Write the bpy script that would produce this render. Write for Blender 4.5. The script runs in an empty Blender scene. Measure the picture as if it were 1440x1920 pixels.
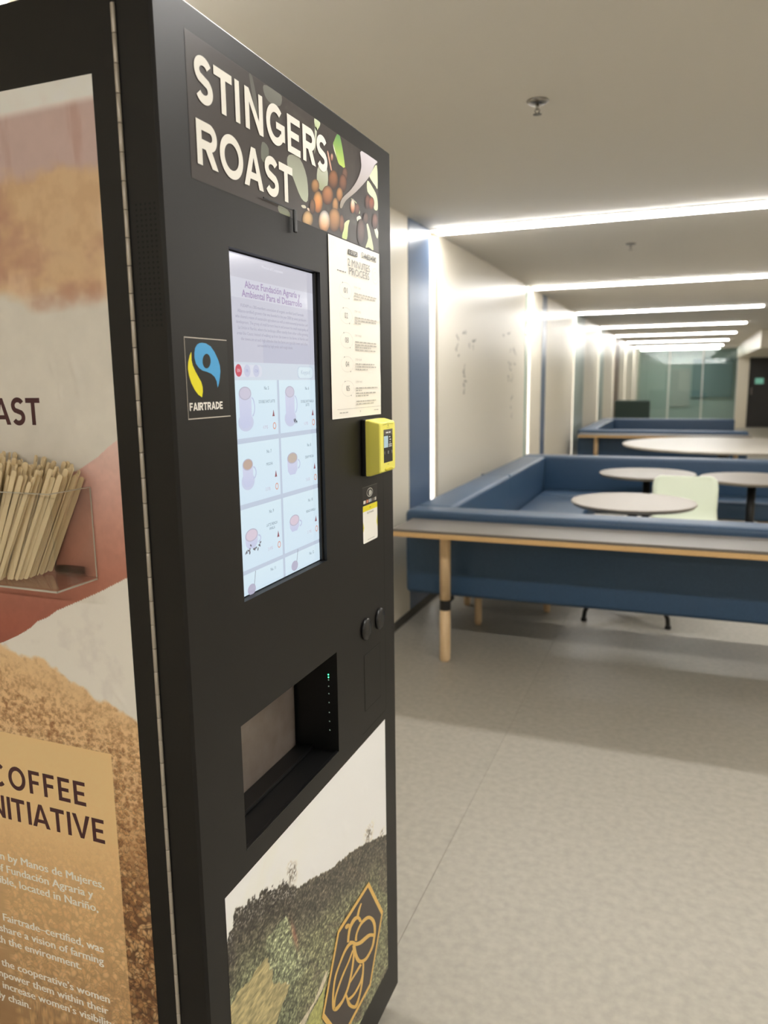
import bpy, bmesh, math, random
import numpy as np
from mathutils import Matrix, Vector

random.seed(7)
SC = bpy.context.scene
COL = SC.collection

# ------------------------------------------------------------------ camera
def set_camera():
    yaw, pitch, roll, fpx = 0.376625, 0.168772, 0.012353, 1432.7
    cy, sy, cp, sp = math.cos(yaw), math.sin(yaw), math.cos(pitch), math.sin(pitch)
    f = Vector((-sy * cp, cy * cp, -sp))
    r0 = Vector((cy, sy, 0))
    d0 = f.cross(r0)
    cr, sr = math.cos(roll), math.sin(roll)
    r = cr * r0 + sr * d0
    d = -sr * r0 + cr * d0
    cam = bpy.data.cameras.new('camera')
    o = bpy.data.objects.new('camera', cam)
    COL.objects.link(o)
    m = Matrix((r, -d, -f)).transposed().to_4x4()
    m.translation = (0, 0, 1.45)
    o.matrix_world = m
    cam.sensor_width = 36
    cam.lens = fpx * 36 / 1920
    cam.clip_start = 0.02
    cam.clip_end = 100
    cam.dof.use_dof = True
    cam.dof.focus_distance = 1.16
    cam.dof.aperture_fstop = 4.6
    SC.camera = o
set_camera()

# ------------------------------------------------------------------ world, exposure
EXPO = 1.62
w = bpy.data.worlds.new('world')
SC.world = w
w.use_nodes = True
w.node_tree.nodes['Background'].inputs[0].default_value = (0.9, 0.9, 0.85, 1)
w.node_tree.nodes['Background'].inputs[1].default_value = 0.05
SC.view_settings.view_transform = 'Standard'
SC.view_settings.look = 'None'
SC.view_settings.exposure = EXPO
SC.view_settings.gamma = 1
SC.view_settings.use_curve_mapping = False
LED_STRENGTH = 13.0
LED_COLOR = (1.0, 0.98, 0.95)

# ------------------------------------------------------------------ materials
def lin(c):
    return tuple((x / 255 / 12.92) if x / 255 <= 0.04045 else ((x / 255 + 0.055) / 1.055) ** 2.4 for x in c)
def linA(a):
    a = np.clip(np.asarray(a, float) / 255, 0, 1)
    return np.where(a <= 0.04045, a / 12.92, ((a + 0.055) / 1.055) ** 2.4)

MATS = {}
def mat(name, color=(200, 200, 200), rough=0.5, metal=0.0, spec=0.5, noise=None, bump=None, emit=None, coat=0.0):
    if name in MATS:
        return MATS[name]
    m = bpy.data.materials.new(name)
    m.use_nodes = True
    nt = m.node_tree
    b = nt.nodes['Principled BSDF']
    b.inputs['Base Color'].default_value = (*lin(color), 1)
    b.inputs['Roughness'].default_value = rough
    b.inputs['Metallic'].default_value = metal
    b.inputs['Specular IOR Level'].default_value = spec
    b.inputs['Coat Weight'].default_value = coat
    tc = nt.nodes.new('ShaderNodeTexCoord')
    if noise:                                     # noise = (scale, second colour, detail, stretch)
        sc, c2, det = noise[:3]
        mp = nt.nodes.new('ShaderNodeMapping')
        mp.inputs['Scale'].default_value = noise[3] if len(noise) > 3 else (1, 1, 1)
        nz = nt.nodes.new('ShaderNodeTexNoise')
        nz.inputs['Scale'].default_value = sc
        nz.inputs['Detail'].default_value = det
        rp = nt.nodes.new('ShaderNodeValToRGB')
        rp.color_ramp.elements[0].position = 0.32
        rp.color_ramp.elements[1].position = 0.68
        rp.color_ramp.elements[0].color = (*lin(color), 1)
        rp.color_ramp.elements[1].color = (*lin(c2), 1)
        nt.links.new(tc.outputs['Object'], mp.inputs['Vector'])
        nt.links.new(mp.outputs[0], nz.inputs['Vector'])
        nt.links.new(nz.outputs['Fac'], rp.inputs['Fac'])
        nt.links.new(rp.outputs['Color'], b.inputs['Base Color'])
    if bump:                                      # bump = (scale, strength, distance)
        nz = nt.nodes.new('ShaderNodeTexNoise')
        nz.inputs['Scale'].default_value = bump[0]
        nz.inputs['Detail'].default_value = 3
        bp = nt.nodes.new('ShaderNodeBump')
        bp.inputs['Strength'].default_value = bump[1]
        bp.inputs['Distance'].default_value = bump[2]
        nt.links.new(tc.outputs['Object'], nz.inputs['Vector'])
        nt.links.new(nz.outputs['Fac'], bp.inputs['Height'])
        nt.links.new(bp.outputs[0], b.inputs['Normal'])
    if emit:                                      # emit = (linear colour, strength)
        b.inputs['Emission Color'].default_value = (*emit[0], 1)
        b.inputs['Emission Strength'].default_value = emit[1]
    MATS[name] = m
    return m

def attr_mat(name, rough=0.4, emit=0.0, spec=0.4, fine=None):
    m = bpy.data.materials.new(name)
    m.use_nodes = True
    nt = m.node_tree
    b = nt.nodes['Principled BSDF']
    a = nt.nodes.new('ShaderNodeAttribute')
    a.attribute_name = 'print'
    col = a.outputs['Color']
    if emit:
        b.inputs['Base Color'].default_value = (0.01, 0.01, 0.01, 1)
        nt.links.new(col, b.inputs['Emission Color'])
        b.inputs['Emission Strength'].default_value = emit
    else:
        nt.links.new(col, b.inputs['Base Color'])
    b.inputs['Roughness'].default_value = rough
    b.inputs['Specular IOR Level'].default_value = spec
    MATS[name] = m
    return m

def glass_mat(name, tint=(1, 1, 1), ior=1.45, rough=0.0):
    m = bpy.data.materials.new(name)
    m.use_nodes = True
    nt = m.node_tree
    nt.nodes.remove(nt.nodes['Principled BSDF'])
    out = nt.nodes['Material Output']
    tr = nt.nodes.new('ShaderNodeBsdfTransparent')
    tr.inputs[0].default_value = (*tint, 1)
    gl = nt.nodes.new('ShaderNodeBsdfGlossy')
    gl.inputs['Roughness'].default_value = rough
    lw = nt.nodes.new('ShaderNodeLayerWeight')
    lw.inputs['Blend'].default_value = 0.5
    pw = nt.nodes.new('ShaderNodeMath')
    pw.operation = 'POWER'
    pw.inputs[1].default_value = 4.0
    nt.links.new(lw.outputs['Facing'], pw.inputs[0])
    fr = nt.nodes.new('ShaderNodeMath')
    fr.operation = 'MULTIPLY_ADD'
    fr.inputs[1].default_value = 0.75
    fr.inputs[2].default_value = 0.04 * (ior / 1.5) ** 2
    nt.links.new(pw.outputs[0], fr.inputs[0])
    mx = nt.nodes.new('ShaderNodeMixShader')
    nt.links.new(fr.outputs[0], mx.inputs[0])
    nt.links.new(tr.outputs[0], mx.inputs[1])
    nt.links.new(gl.outputs[0], mx.inputs[2])
    nt.links.new(mx.outputs[0], out.inputs['Surface'])
    MATS[name] = m
    return m

M_BLACK = mat('black_powder_coat', (21, 19, 17), 0.45, spec=0.36, bump=(900, 0.15, 0.0004))
M_BLACK2 = mat('black_gloss_plastic', (16, 16, 17), 0.3)
M_INNER = mat('niche_black', (12, 12, 12), 0.4)
M_HINGE = mat('hinge_steel', (186, 178, 166), 0.38, metal=0.4)
M_STEEL = mat('dull_steel', (138, 127, 119), 0.32, metal=0.25, noise=(30, (124, 112, 104), 6))
M_RUBBER = mat('rubber', (20, 20, 20), 0.7)
M_WHITEP = mat('paper', (246, 242, 232), 0.6)
M_YELLOW = mat('yellow_plastic', (238, 230, 104), 0.35)
M_PRINT = attr_mat('vinyl_print', 0.38)
M_SCREEN = attr_mat('lit_display', 0.12, emit=0.92 / 2 ** EXPO, spec=0.3)
M_FLOOR = mat('linoleum', (156, 151, 139), 0.42, noise=(38, (170, 164, 151), 15))
M_CEIL = mat('ceiling_paint', (222, 217, 208), 0.75)
M_WALL = mat('cream_laminate', (222, 214, 196), 0.36)
M_BOARD = mat('back_painted_glass', (214, 207, 192), 0.34)
M_BLUEW = mat('blue_laminate', (86, 103, 128), 0.3)
M_BROWN = mat('brown_panel', (112, 92, 76), 0.4)
M_GREYG = mat('grey_green_panel', (150, 160, 152), 0.3)
M_BASE = mat('dark_baseboard', (70, 66, 60), 0.5)
M_LED = mat('led_diffuser', (250, 250, 250), 0.5, emit=(LED_COLOR, LED_STRENGTH))
M_LEDW = mat('led_wall_diffuser', (250, 250, 250), 0.5, emit=(LED_COLOR, LED_STRENGTH * 0.07))
M_LEDH = mat('led_housing', (200, 196, 188), 0.4)
M_BLUE = mat('blue_upholstery', (43, 70, 97), 0.42, noise=(180, (50, 78, 107), 2), bump=(500, 0.2, 0.0008))
M_WOOD = mat('ash_wood', (226, 197, 156), 0.5, noise=(14, (210, 178, 134), 6, (6, 6, 0.6)))
M_PLY = mat('plywood_edge', (212, 176, 124), 0.5, noise=(60, (196, 158, 106), 3, (1, 1, 12)))
M_LAM = mat('grey_laminate', (108, 102, 95), 0.38)
M_TABLE = mat('warm_grey_laminate', (142, 134, 123), 0.4)
M_TEDGE = mat('table_edge', (98, 90, 82), 0.5)
M_WTABLE = mat('white_laminate', (178, 172, 161), 0.35)
M_METAL = mat('black_metal', (24, 24, 25), 0.4)
M_MINT = mat('pale_mint_plastic', (212, 219, 198), 0.45)
M_GREEN = mat('dark_green_fabric', (46, 62, 56), 0.8)
M_CHROME = mat('sprinkler_chrome', (150, 146, 140), 0.3, metal=1.0)
M_STICK = mat('birch_wood', (238, 220, 182), 0.55, noise=(30, (224, 200, 156), 4, (1, 1, 0.1)))
M_ACRYL = glass_mat('clear_acrylic', (0.99, 0.99, 0.985), 1.35)
M_GLASS = glass_mat('tinted_glass', (0.72, 0.80, 0.78), 1.5, 0.02)
M_INK = mat('marker_ink', (86, 82, 76), 0.5)

# ------------------------------------------------------------------ mesh helpers
def root_loc(p):
    v = Vector((0, 0, 0))
    while p is not None:
        v += p.location
        p = p.parent
    return v

def mesh_obj(name, verts, faces, m, parent=None, smooth=False):
    off = root_loc(parent)
    me = bpy.data.meshes.new(name)
    me.from_pydata([(x - off.x, y - off.y, z - off.z) for x, y, z in verts], [], faces)
    me.materials.append(m)
    if smooth:
        me.polygons.foreach_set('use_smooth', [True] * len(me.polygons))
    o = bpy.data.objects.new(name, me)
    COL.objects.link(o)
    o.parent = parent
    return o

def bm_obj(name, bm, m, parent=None, smooth=False):
    off = root_loc(parent)
    bmesh.ops.translate(bm, verts=bm.verts, vec=-off)
    me = bpy.data.meshes.new(name)
    bm.to_mesh(me)
    bm.free()
    me.materials.append(m)
    if smooth:
        me.polygons.foreach_set('use_smooth', [True] * len(me.polygons))
    o = bpy.data.objects.new(name, me)
    COL.objects.link(o)
    o.parent = parent
    return o

def bm_box(lo, hi, bevel=0.0, seg=2):
    bm = bmesh.new()
    bmesh.ops.create_cube(bm, size=1)
    for v in bm.verts:
        v.co = Vector([lo[i] + (hi[i] - lo[i]) * (v.co[i] + 0.5) for i in range(3)])
    if bevel:
        bmesh.ops.bevel(bm, geom=bm.edges[:], offset=bevel, segments=seg, profile=0.5, affect='EDGES')
    return bm

def box(name, lo, hi, m, parent=None, bevel=0.0, seg=2):
    return bm_obj(name, bm_box(lo, hi, bevel, seg), m, parent, smooth=False)

def soft_box(name, lo, hi, m, parent=None, bevel=0.03, seg=4):
    o = bm_obj(name, bm_box(lo, hi, bevel, seg), m, parent, smooth=True)
    return o

def lathe(name, prof, m, parent=None, loc=(0, 0, 0), n=32, axis='Z', smooth=True):
    """prof = [(radius, height)]; closed with caps"""
    V, F = [], []
    for r, h in prof:
        for i in range(n):
            a = 2 * math.pi * i / n
            c, s = r * math.cos(a), r * math.sin(a)
            p = (c, s, h) if axis == 'Z' else (h, c, s)
            V.append((p[0] + loc[0], p[1] + loc[1], p[2] + loc[2]))
    for k in range(len(prof) - 1):
        for i in range(n):
            j = (i + 1) % n
            F.append((k * n + i, k * n + j, (k + 1) * n + j, (k + 1) * n + i))
    F.append(tuple(range(n))[::-1])
    F.append(tuple(range((len(prof) - 1) * n, len(prof) * n)))
    return mesh_obj(name, V, F, m, parent, smooth)

def tube(name, pts, rad, m, parent=None, n=12, smooth=True):
    pts = [Vector(p) for p in pts]
    rads = rad if isinstance(rad, (list, tuple)) else [rad] * len(pts)
    V, F = [], []
    up = Vector((0, 0, 1))
    for k, p in enumerate(pts):
        t = (pts[min(k + 1, len(pts) - 1)] - pts[max(k - 1, 0)]).normalized()
        a = t.cross(up)
        if a.length < 1e-3:
            a = t.cross(Vector((0, 1, 0)))
        a.normalize()
        b = a.cross(t).normalized()
        for i in range(n):
            an = 2 * math.pi * i / n
            q = p + (a * math.cos(an) + b * math.sin(an)) * rads[k]
            V.append(tuple(q))
    for k in range(len(pts) - 1):
        for i in range(n):
            j = (i + 1) % n
            F.append((k * n + i, k * n + j, (k + 1) * n + j, (k + 1) * n + i))
    F.append(tuple(range(n))[::-1])
    F.append(tuple(range((len(pts) - 1) * n, len(pts) * n)))
    return mesh_obj(name, V, F, m, parent, smooth)

def tag(o, label=None, cat=None, group=None, kind=None):
    if label: o['label'] = label
    if cat: o['category'] = cat
    if group: o['group'] = group
    if kind: o['kind'] = kind
    return o

def thing(name, label, cat, loc=(0, 0, 0), group=None, kind=None):
    o = bpy.data.objects.new(name, None)
    COL.objects.link(o)
    o.location = loc
    o.empty_display_size = 0.1
    return tag(o, label, cat, group, kind)

def copy_tree(o, parent=None):
    c = o.copy()
    COL.objects.link(c)
    c.parent = parent
    for ch in list(o.children):
        copy_tree(ch, c)
    return c

# ------------------------------------------------------------------ flat print helpers
CAPH = None
def font_mesh(s, bold):
    cu = bpy.data.curves.new('lettering', 'FONT')
    cu.body = s
    cu.size = 1
    cu.resolution_u = 2
    cu.offset = bold
    ob = bpy.data.objects.new('lettering', cu)
    COL.objects.link(ob)
    dg = bpy.context.evaluated_depsgraph_get()
    me = ob.evaluated_get(dg).to_mesh()
    V = [(v.co.x, v.co.y) for v in me.vertices]
    F = [tuple(p.vertices) for p in me.polygons]
    ob.evaluated_get(dg).to_mesh_clear()
    bpy.data.objects.remove(ob)
    bpy.data.curves.remove(cu)
    return V, F

class Print:
    """flat printed shapes on one plane: side 'front' (plane X, u = Y) or 'side' (plane Y, u = X); v = Z"""
    def __init__(self, side, plane, eps=0.00012):
        self.side, self.plane, self.eps = side, plane, eps
        self.V, self.F, self.C = [], [], []
    def pt(self, u, v, layer):
        d = self.plane + (layer * self.eps if self.side == 'front' else -layer * self.eps)
        return (d, u, v) if self.side == 'front' else (u, d, v)
    def poly(self, pts, col, layer=1, col2=None):
        """one n-gon; col2 = colour at the lowest vertex for a printed gradient"""
        ar = sum(pts[i][0] * pts[(i + 1) % len(pts)][1] - pts[(i + 1) % len(pts)][0] * pts[i][1] for i in range(len(pts)))
        if ar < 0:
            pts = pts[::-1]
        n0 = len(self.V)
        zs = [p[1] for p in pts]
        z0, z1 = min(zs), max(zs)
        c1 = np.array(lin(col))
        c2 = np.array(lin(col2)) if col2 else c1
        for u, v in pts:
            self.V.append(self.pt(u, v, layer))
            t = (z1 - v) / max(z1 - z0, 1e-9)
            self.C.append(tuple(c1 * (1 - t) + c2 * t))
        self.F.append(tuple(range(n0, n0 + len(pts))))
    def rect(self, u0, v0, u1, v1, col, layer=1, col2=None):
        self.poly([(u0, v0), (u1, v0), (u1, v1), (u0, v1)], col, layer, col2)
    def rrect(self, u0, v0, u1, v1, r, col, layer=1):
        P = []
        for cx, cy, a0 in ((u1 - r, v1 - r, 0), (u0 + r, v1 - r, 90), (u0 + r, v0 + r, 180), (u1 - r, v0 + r, 270)):
            for k in range(6):
                a = math.radians(a0 + 18 * k)
                P.append((cx + r * math.cos(a), cy + r * math.sin(a)))
        self.poly(P, col, layer)
    def ell(self, cu, cv, a, b, col, layer=1, col2=None, n=24, rot=0.0):
        c, s = math.cos(rot), math.sin(rot)
        self.poly([(cu + a * math.cos(t) * c - b * math.sin(t) * s, cv + a * math.cos(t) * s + b * math.sin(t) * c)
                   for t in [2 * math.pi * k / n for k in range(n)]], col, layer, col2)
    def strip(self, L, R, col, layer=1):
        for i in range(len(L) - 1):
            self.poly([L[i], R[i], R[i + 1], L[i + 1]], col, layer)
    def stroke(self, pts, w, col, layer=1, closed=False, sub=0):
        P = [np.array(p, float) for p in pts]
        if sub:
            Q = []
            for i in range(len(P) - 1):
                p0, p1, p2, p3 = P[max(i - 1, 0)], P[i], P[i + 1], P[min(i + 2, len(P) - 1)]
                for t in np.linspace(0, 1, sub, endpoint=False):
                    Q.append(.5 * (2 * p1 + (p2 - p0) * t + (2 * p0 - 5 * p1 + 4 * p2 - p3) * t * t + (3 * p1 - p0 - 3 * p2 + p3) * t ** 3))
            Q.append(P[-1])
            P = Q
        n = len(P)
        L, R = [], []
        for i in range(n):
            a = P[i - 1] if (i > 0 or closed) else P[i]
            b = P[(i + 1) % n] if (i < n - 1 or closed) else P[i]
            d1 = P[i] - a if np.any(P[i] != a) else b - P[i]
            d2 = b - P[i] if np.any(P[i] != b) else d1
            d1 = d1 / np.linalg.norm(d1)
            d2 = d2 / np.linalg.norm(d2)
            nn = np.array([-(d1 + d2)[1], (d1 + d2)[0]])
            nn = nn / (np.linalg.norm(nn) + 1e-12)
            k = w / 2 / max(0.4, nn @ np.array([-d1[1], d1[0]]))
            L.append(tuple(P[i] + nn * k))
            R.append(tuple(P[i] - nn * k))
        if closed:
            L.append(L[0])
            R.append(R[0])
        self.strip(L, R, col, layer)
    def ring(self, cu, cv, a, b, w, col, layer=1, n=40, t0=0, t1=360):
        ts = [math.radians(t0 + (t1 - t0) * k / n) for k in range(n + 1)]
        L = [(cu + (a - w) * math.cos(t), cv + (b - w) * math.sin(t)) for t in ts]
        R = [(cu + a * math.cos(t), cv + b * math.sin(t)) for t in ts]
        self.strip(L, R, col, layer)
    def text(self, s, u, v, cap, col, layer=2, width=None, align='l', bold=0.0, xs=1.0):
        global CAPH
        if CAPH is None:
            CAPH = max(y for _, y in font_mesh('H', 0)[0])
        V, F = font_mesh(s, bold)
        if not V:
            return
        x0, x1 = min(p[0] for p in V), max(p[0] for p in V)
        ky = cap / CAPH
        kx = width / (x1 - x0) if width else ky * xs
        W = (x1 - x0) * kx
        u0 = u - (W if align == 'r' else W / 2 if align == 'c' else 0)
        n0 = len(self.V)
        c = lin(col)
        for x, y in V:
            self.V.append(self.pt(u0 + (x - x0) * kx, v + y * ky, layer))
            self.C.append(c)
        for f in F:
            a, b, d = V[f[0]], V[f[1]], V[f[2]]
            flip = (b[0] - a[0]) * (d[1] - a[1]) - (b[1] - a[1]) * (d[0] - a[0]) < 0
            self.F.append(tuple(n0 + i for i in (f[::-1] if flip else f)))
    def greek(self, u, v, total, h, col, layer=2, seed=0):
        """a line of print too small to read: word-long dashes"""
        rg = random.Random(seed)
        x = 0
        while x < total - h:
            wd = min(total - x, h * rg.uniform(1.2, 5.5))
            self.rect(u + x, v, u + x + wd, v + h * 0.62, col, layer)
            x += wd + h * 0.8
    def build(self, name, m, parent):
        o = mesh_obj(name, self.V, self.F, m, parent)
        a = o.data.color_attributes.new('print', 'FLOAT_COLOR', 'POINT')
        arr = np.ones((len(self.V), 4), np.float32)
        arr[:, :3] = np.array(self.C)
        a.data.foreach_set('color', arr.ravel())
        return o

def glyph(p, ch, u0, u1, v0, v1, t, col, layer=2):
    """geometric sans capital between u0..u1, v0..v1 with stroke t"""
    W, H = u1 - u0, v1 - v0
    R = lambda a, b, c, d: p.rect(u0 + a, v0 + b, u0 + c, v0 + d, col, layer)
    if ch == 'I': R(0, 0, W, H)
    elif ch == 'T':
        R(0, H - t, W, H); R(W / 2 - t / 2, 0, W / 2 + t / 2, H - t)
    elif ch in 'EF':
        R(0, 0, t, H); R(t, H - t * .9, W, H); R(t, H * .5 - t * .42, W * .9, H * .5 + t * .45)
        if ch == 'E': R(t, 0, W, t * .9)
    elif ch == 'N':
        R(0, 0, t, H); R(W - t, 0, W, H)
        p.poly([(u0 + t, v1), (u0 + t * .75, v1 - t * 1.5), (u1 - t, v0), (u1 - t * .75, v0 + t * 1.5)][:0] or
               [(u0 + t, v1), (u0 + t, v1 - t * 1.55), (u1 - t, v0), (u1 - t, v0 + t * 1.55)], col, layer)
    elif ch == 'V':
        k = t * 1.12
        p.poly([(u0, v1), (u0 + k, v1), (u0 + W / 2, v0 + t * 1.1), (u0 + W / 2, v0), (u0 + W / 2 - k * .45, v0)], col, layer)
        p.poly([(u1, v1), (u1 - k, v1), (u0 + W / 2, v0 + t * 1.1), (u0 + W / 2, v0), (u0 + W / 2 + k * .45, v0)], col, layer)
    elif ch == 'A':
        k = t * 1.12
        p.poly([(u0, v0), (u0 + k, v0), (u0 + W / 2, v1 - t * 1.2), (u0 + W / 2, v1), (u0 + W / 2 - k * .45, v1)], col, layer)
        p.poly([(u1, v0), (u1 - k, v0), (u0 + W / 2, v1 - t * 1.2), (u0 + W / 2, v1), (u0 + W / 2 + k * .45, v1)], col, layer)
        p.rect(u0 + W * .25, v0 + H * .2, u1 - W * .25, v0 + H * .2 + t * .85, col, layer + 1)
    elif ch == 'O':
        p.ring(u0 + W / 2, v0 + H / 2, W / 2, H / 2, t, col, layer)
    elif ch == 'C':
        p.ring(u0 + W / 2, v0 + H / 2, W / 2, H / 2, t, col, layer, t0=48, t1=312)
    elif ch == 'G':
        p.ring(u0 + W / 2, v0 + H / 2, W / 2, H / 2, t, col, layer, t0=48, t1=330)
        p.rect(u0 + W * .52, v0 + H * .42, u1, v0 + H * .42 + t * .85, col, layer + 1)
        p.rect(u1 - t, v0 + H * .17, u1, v0 + H * .42, col, layer + 1)
    elif ch == 'R':
        R(0, 0, t, H)
        hb = H * .62
        p.ring(u1 - hb / 2 - W * .02, v1 - hb / 2, hb / 2, hb / 2, t, col, layer, n=20, t0=-90, t1=90)
        R(t, H - t, W - hb / 2 - W * .02, H); R(t, H - hb, W - hb / 2 - W * .02, H - hb + t)
        p.poly([(u0 + W * .36, v1 - hb + t * .3), (u0 + W * .36 + t * 1.3, v1 - hb + t * .3), (u1, v0), (u1 - t * 1.25, v0)], col, layer + 1)
    elif ch == 'S':
        c = t / 2
        ru, rv = W / 2 - c, (H / 2 - c) / 2
        cu, c1, c2 = u0 + W / 2, v1 - c - rv, v0 + c + rv
        P = []
        for a in np.linspace(28, 90, 8): P.append((cu + ru * math.cos(math.radians(a)), c1 + rv * math.sin(math.radians(a))))
        for a in np.linspace(98, 232, 14): P.append((cu + ru * math.cos(math.radians(a)), c1 + rv * math.sin(math.radians(a))))
        for a in np.linspace(52, -82, 14): P.append((cu + ru * math.cos(math.radians(a)), c2 + rv * math.sin(math.radians(a))))
        for a in np.linspace(-90, -152, 8): P.append((cu + ru * math.cos(math.radians(a)), c2 + rv * math.sin(math.radians(a))))
        p.stroke(P, t, col, layer)

def painted(name, side, plane, us, vs, fn, parent, m=None, disp=None, gain=1.0):
    """a printed sheet: a fine grid whose colour attribute holds the print"""
    nu, nv = len(us), len(vs)
    U, Vv = np.meshgrid(us, vs)
    rgb = np.clip(linA(fn(U, Vv)) * gain, 0, .92).reshape(-1, 3)
    D = np.full(U.shape, plane)
    if disp is not None:
        D = D + (disp(U, Vv) if side == 'front' else -disp(U, Vv))
    P = np.stack([D, U, Vv] if side == 'front' else [U, D, Vv], -1).reshape(-1, 3)
    off = root_loc(parent)
    P = P - np.array(off)
    idx = np.arange(nu * nv).reshape(nv, nu)
    q = np.stack([idx[:-1, :-1], idx[:-1, 1:], idx[1:, 1:], idx[1:, :-1]], -1).reshape(-1, 4)
    me = bpy.data.meshes.new(name)
    me.vertices.add(len(P))
    me.vertices.foreach_set('co', P.astype(np.float32).ravel())
    me.loops.add(q.size)
    me.loops.foreach_set('vertex_index', q.astype(np.int32).ravel())
    me.polygons.add(len(q))
    me.polygons.foreach_set('loop_start', np.arange(0, q.size, 4, dtype=np.int32))
    me.update(calc_edges=True)
    me.polygons.foreach_set('use_smooth', np.ones(len(q), bool))
    a = me.color_attributes.new('print', 'FLOAT_COLOR', 'POINT')
    a.data.foreach_set('color', np.concatenate([rgb, np.ones((len(rgb), 1))], 1).astype(np.float32).ravel())
    me.materials.append(m or M_PRINT)
    o = bpy.data.objects.new(name, me)
    COL.objects.link(o)
    o.parent = parent
    return o

def vnoise(x, y, seed):
    rg = np.random.RandomState(seed)
    T = rg.rand(256, 256)
    xi, yi = np.floor(x).astype(int), np.floor(y).astype(int)
    fx, fy = x - xi, y - yi
    fx, fy = fx * fx * (3 - 2 * fx), fy * fy * (3 - 2 * fy)
    g = lambda a, b: T[a % 256, b % 256]
    return (g(xi, yi) * (1 - fx) + g(xi + 1, yi) * fx) * (1 - fy) + (g(xi, yi + 1) * (1 - fx) + g(xi + 1, yi + 1) * fx) * fy
def fbm(x, y, seed, octv=4):
    s, a, t = 0, 1, 0
    for k in range(octv):
        s = s + a * vnoise(x * 2 ** k + 17.3 * k, y * 2 ** k + 5.1 * k, seed + k)
        t += a
        a *= .55
    return s / t
def sst(a, b, x):
    t = np.clip((x - a) / (b - a), 0, 1)
    return t * t * (3 - 2 * t)
def mixc(A, B, t):
    return A * (1 - t[..., None]) + np.asarray(B, float) * t[..., None]
def inpoly(x, y, poly):
    r = np.zeros(x.shape, bool)
    n = len(poly)
    for i in range(n):
        (x1, y1), (x2, y2) = poly[i], poly[(i + 1) % n]
        if y1 == y2:
            continue
        c = ((y1 > y) != (y2 > y)) & (x < (x2 - x1) * (y - y1) / (y2 - y1) + x1)
        r ^= c
    return r
BERRY = [(1.2472,1.7948,0.0125,0.0029,-0.0005,-0.0118,(120,85,70),(90,65,55)),(1.2383,1.779,0.0166,0.0037,-0.0007,-0.015,(135,88,64),(95,62,48)),(1.2002,1.7757,0.0196,0.0044,-0.0009,-0.0156,(160,104,66),(98,62,42)),(1.1332,1.7519,0.0142,0.0031,-0.0006,-0.0105,(178,132,84),(140,100,62)),(1.2239,1.758,0.0135,0.0028,-0.0006,-0.0117,(188,138,86),(150,100,60)),(1.1772,1.7473,0.0217,0.0044,-0.0008,-0.015,(180,124,80),(132,80,50)),(1.2058,1.7376,0.0119,0.0023,-0.0007,-0.0122,(190,144,92),(150,104,64)),(1.1412,1.7298,0.0174,0.0035,-0.001,-0.0166,(206,156,96),(214,128,66)),(1.2295,1.7124,0.011,0.002,-0.0008,-0.0151,(140,94,70),(104,66,50)),(1.2006,1.7136,0.0239,0.0043,-0.001,-0.019,(190,142,90),(138,92,58)),(1.1037,1.6971,0.0183,0.0033,-0.0009,-0.0128,(206,168,118),(190,150,100)),(1.1625,1.7047,0.0213,0.0038,-0.001,-0.017,(240,236,232),(224,148,84)),(1.2959,1.7486,0.0119,0.0023,-0.0005,-0.0101,(120,74,60),(84,52,44)),(1.2771,1.7505,0.0102,0.002,-0.0005,-0.0122,(246,240,226),(205,110,62)),(1.3452,1.7707,0.0127,0.0026,-0.0005,-0.0127,(116,70,54),(84,52,44)),(1.3627,1.7719,0.0146,0.0029,-0.0005,-0.0117,(150,80,56),(120,66,50)),(1.3794,1.7435,0.015,0.0027,-0.0006,-0.0142,(122,80,68),(88,60,52)),(1.3121,1.7134,0.0185,0.0031,-0.001,-0.0229,(104,80,74),(80,62,58)),(1.1208,1.7189,0.0105,0.002,-0.0007,-0.0119,(120,86,62),(96,66,50)),(1.3346,1.7401,0.0126,0.0023,-0.0004,-0.0104,(100,72,62),(76,58,52)),(1.1957,1.8094,0.0056,0.0014,-0.0003,-0.0062,(210,170,150),(160,110,90))]
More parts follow.
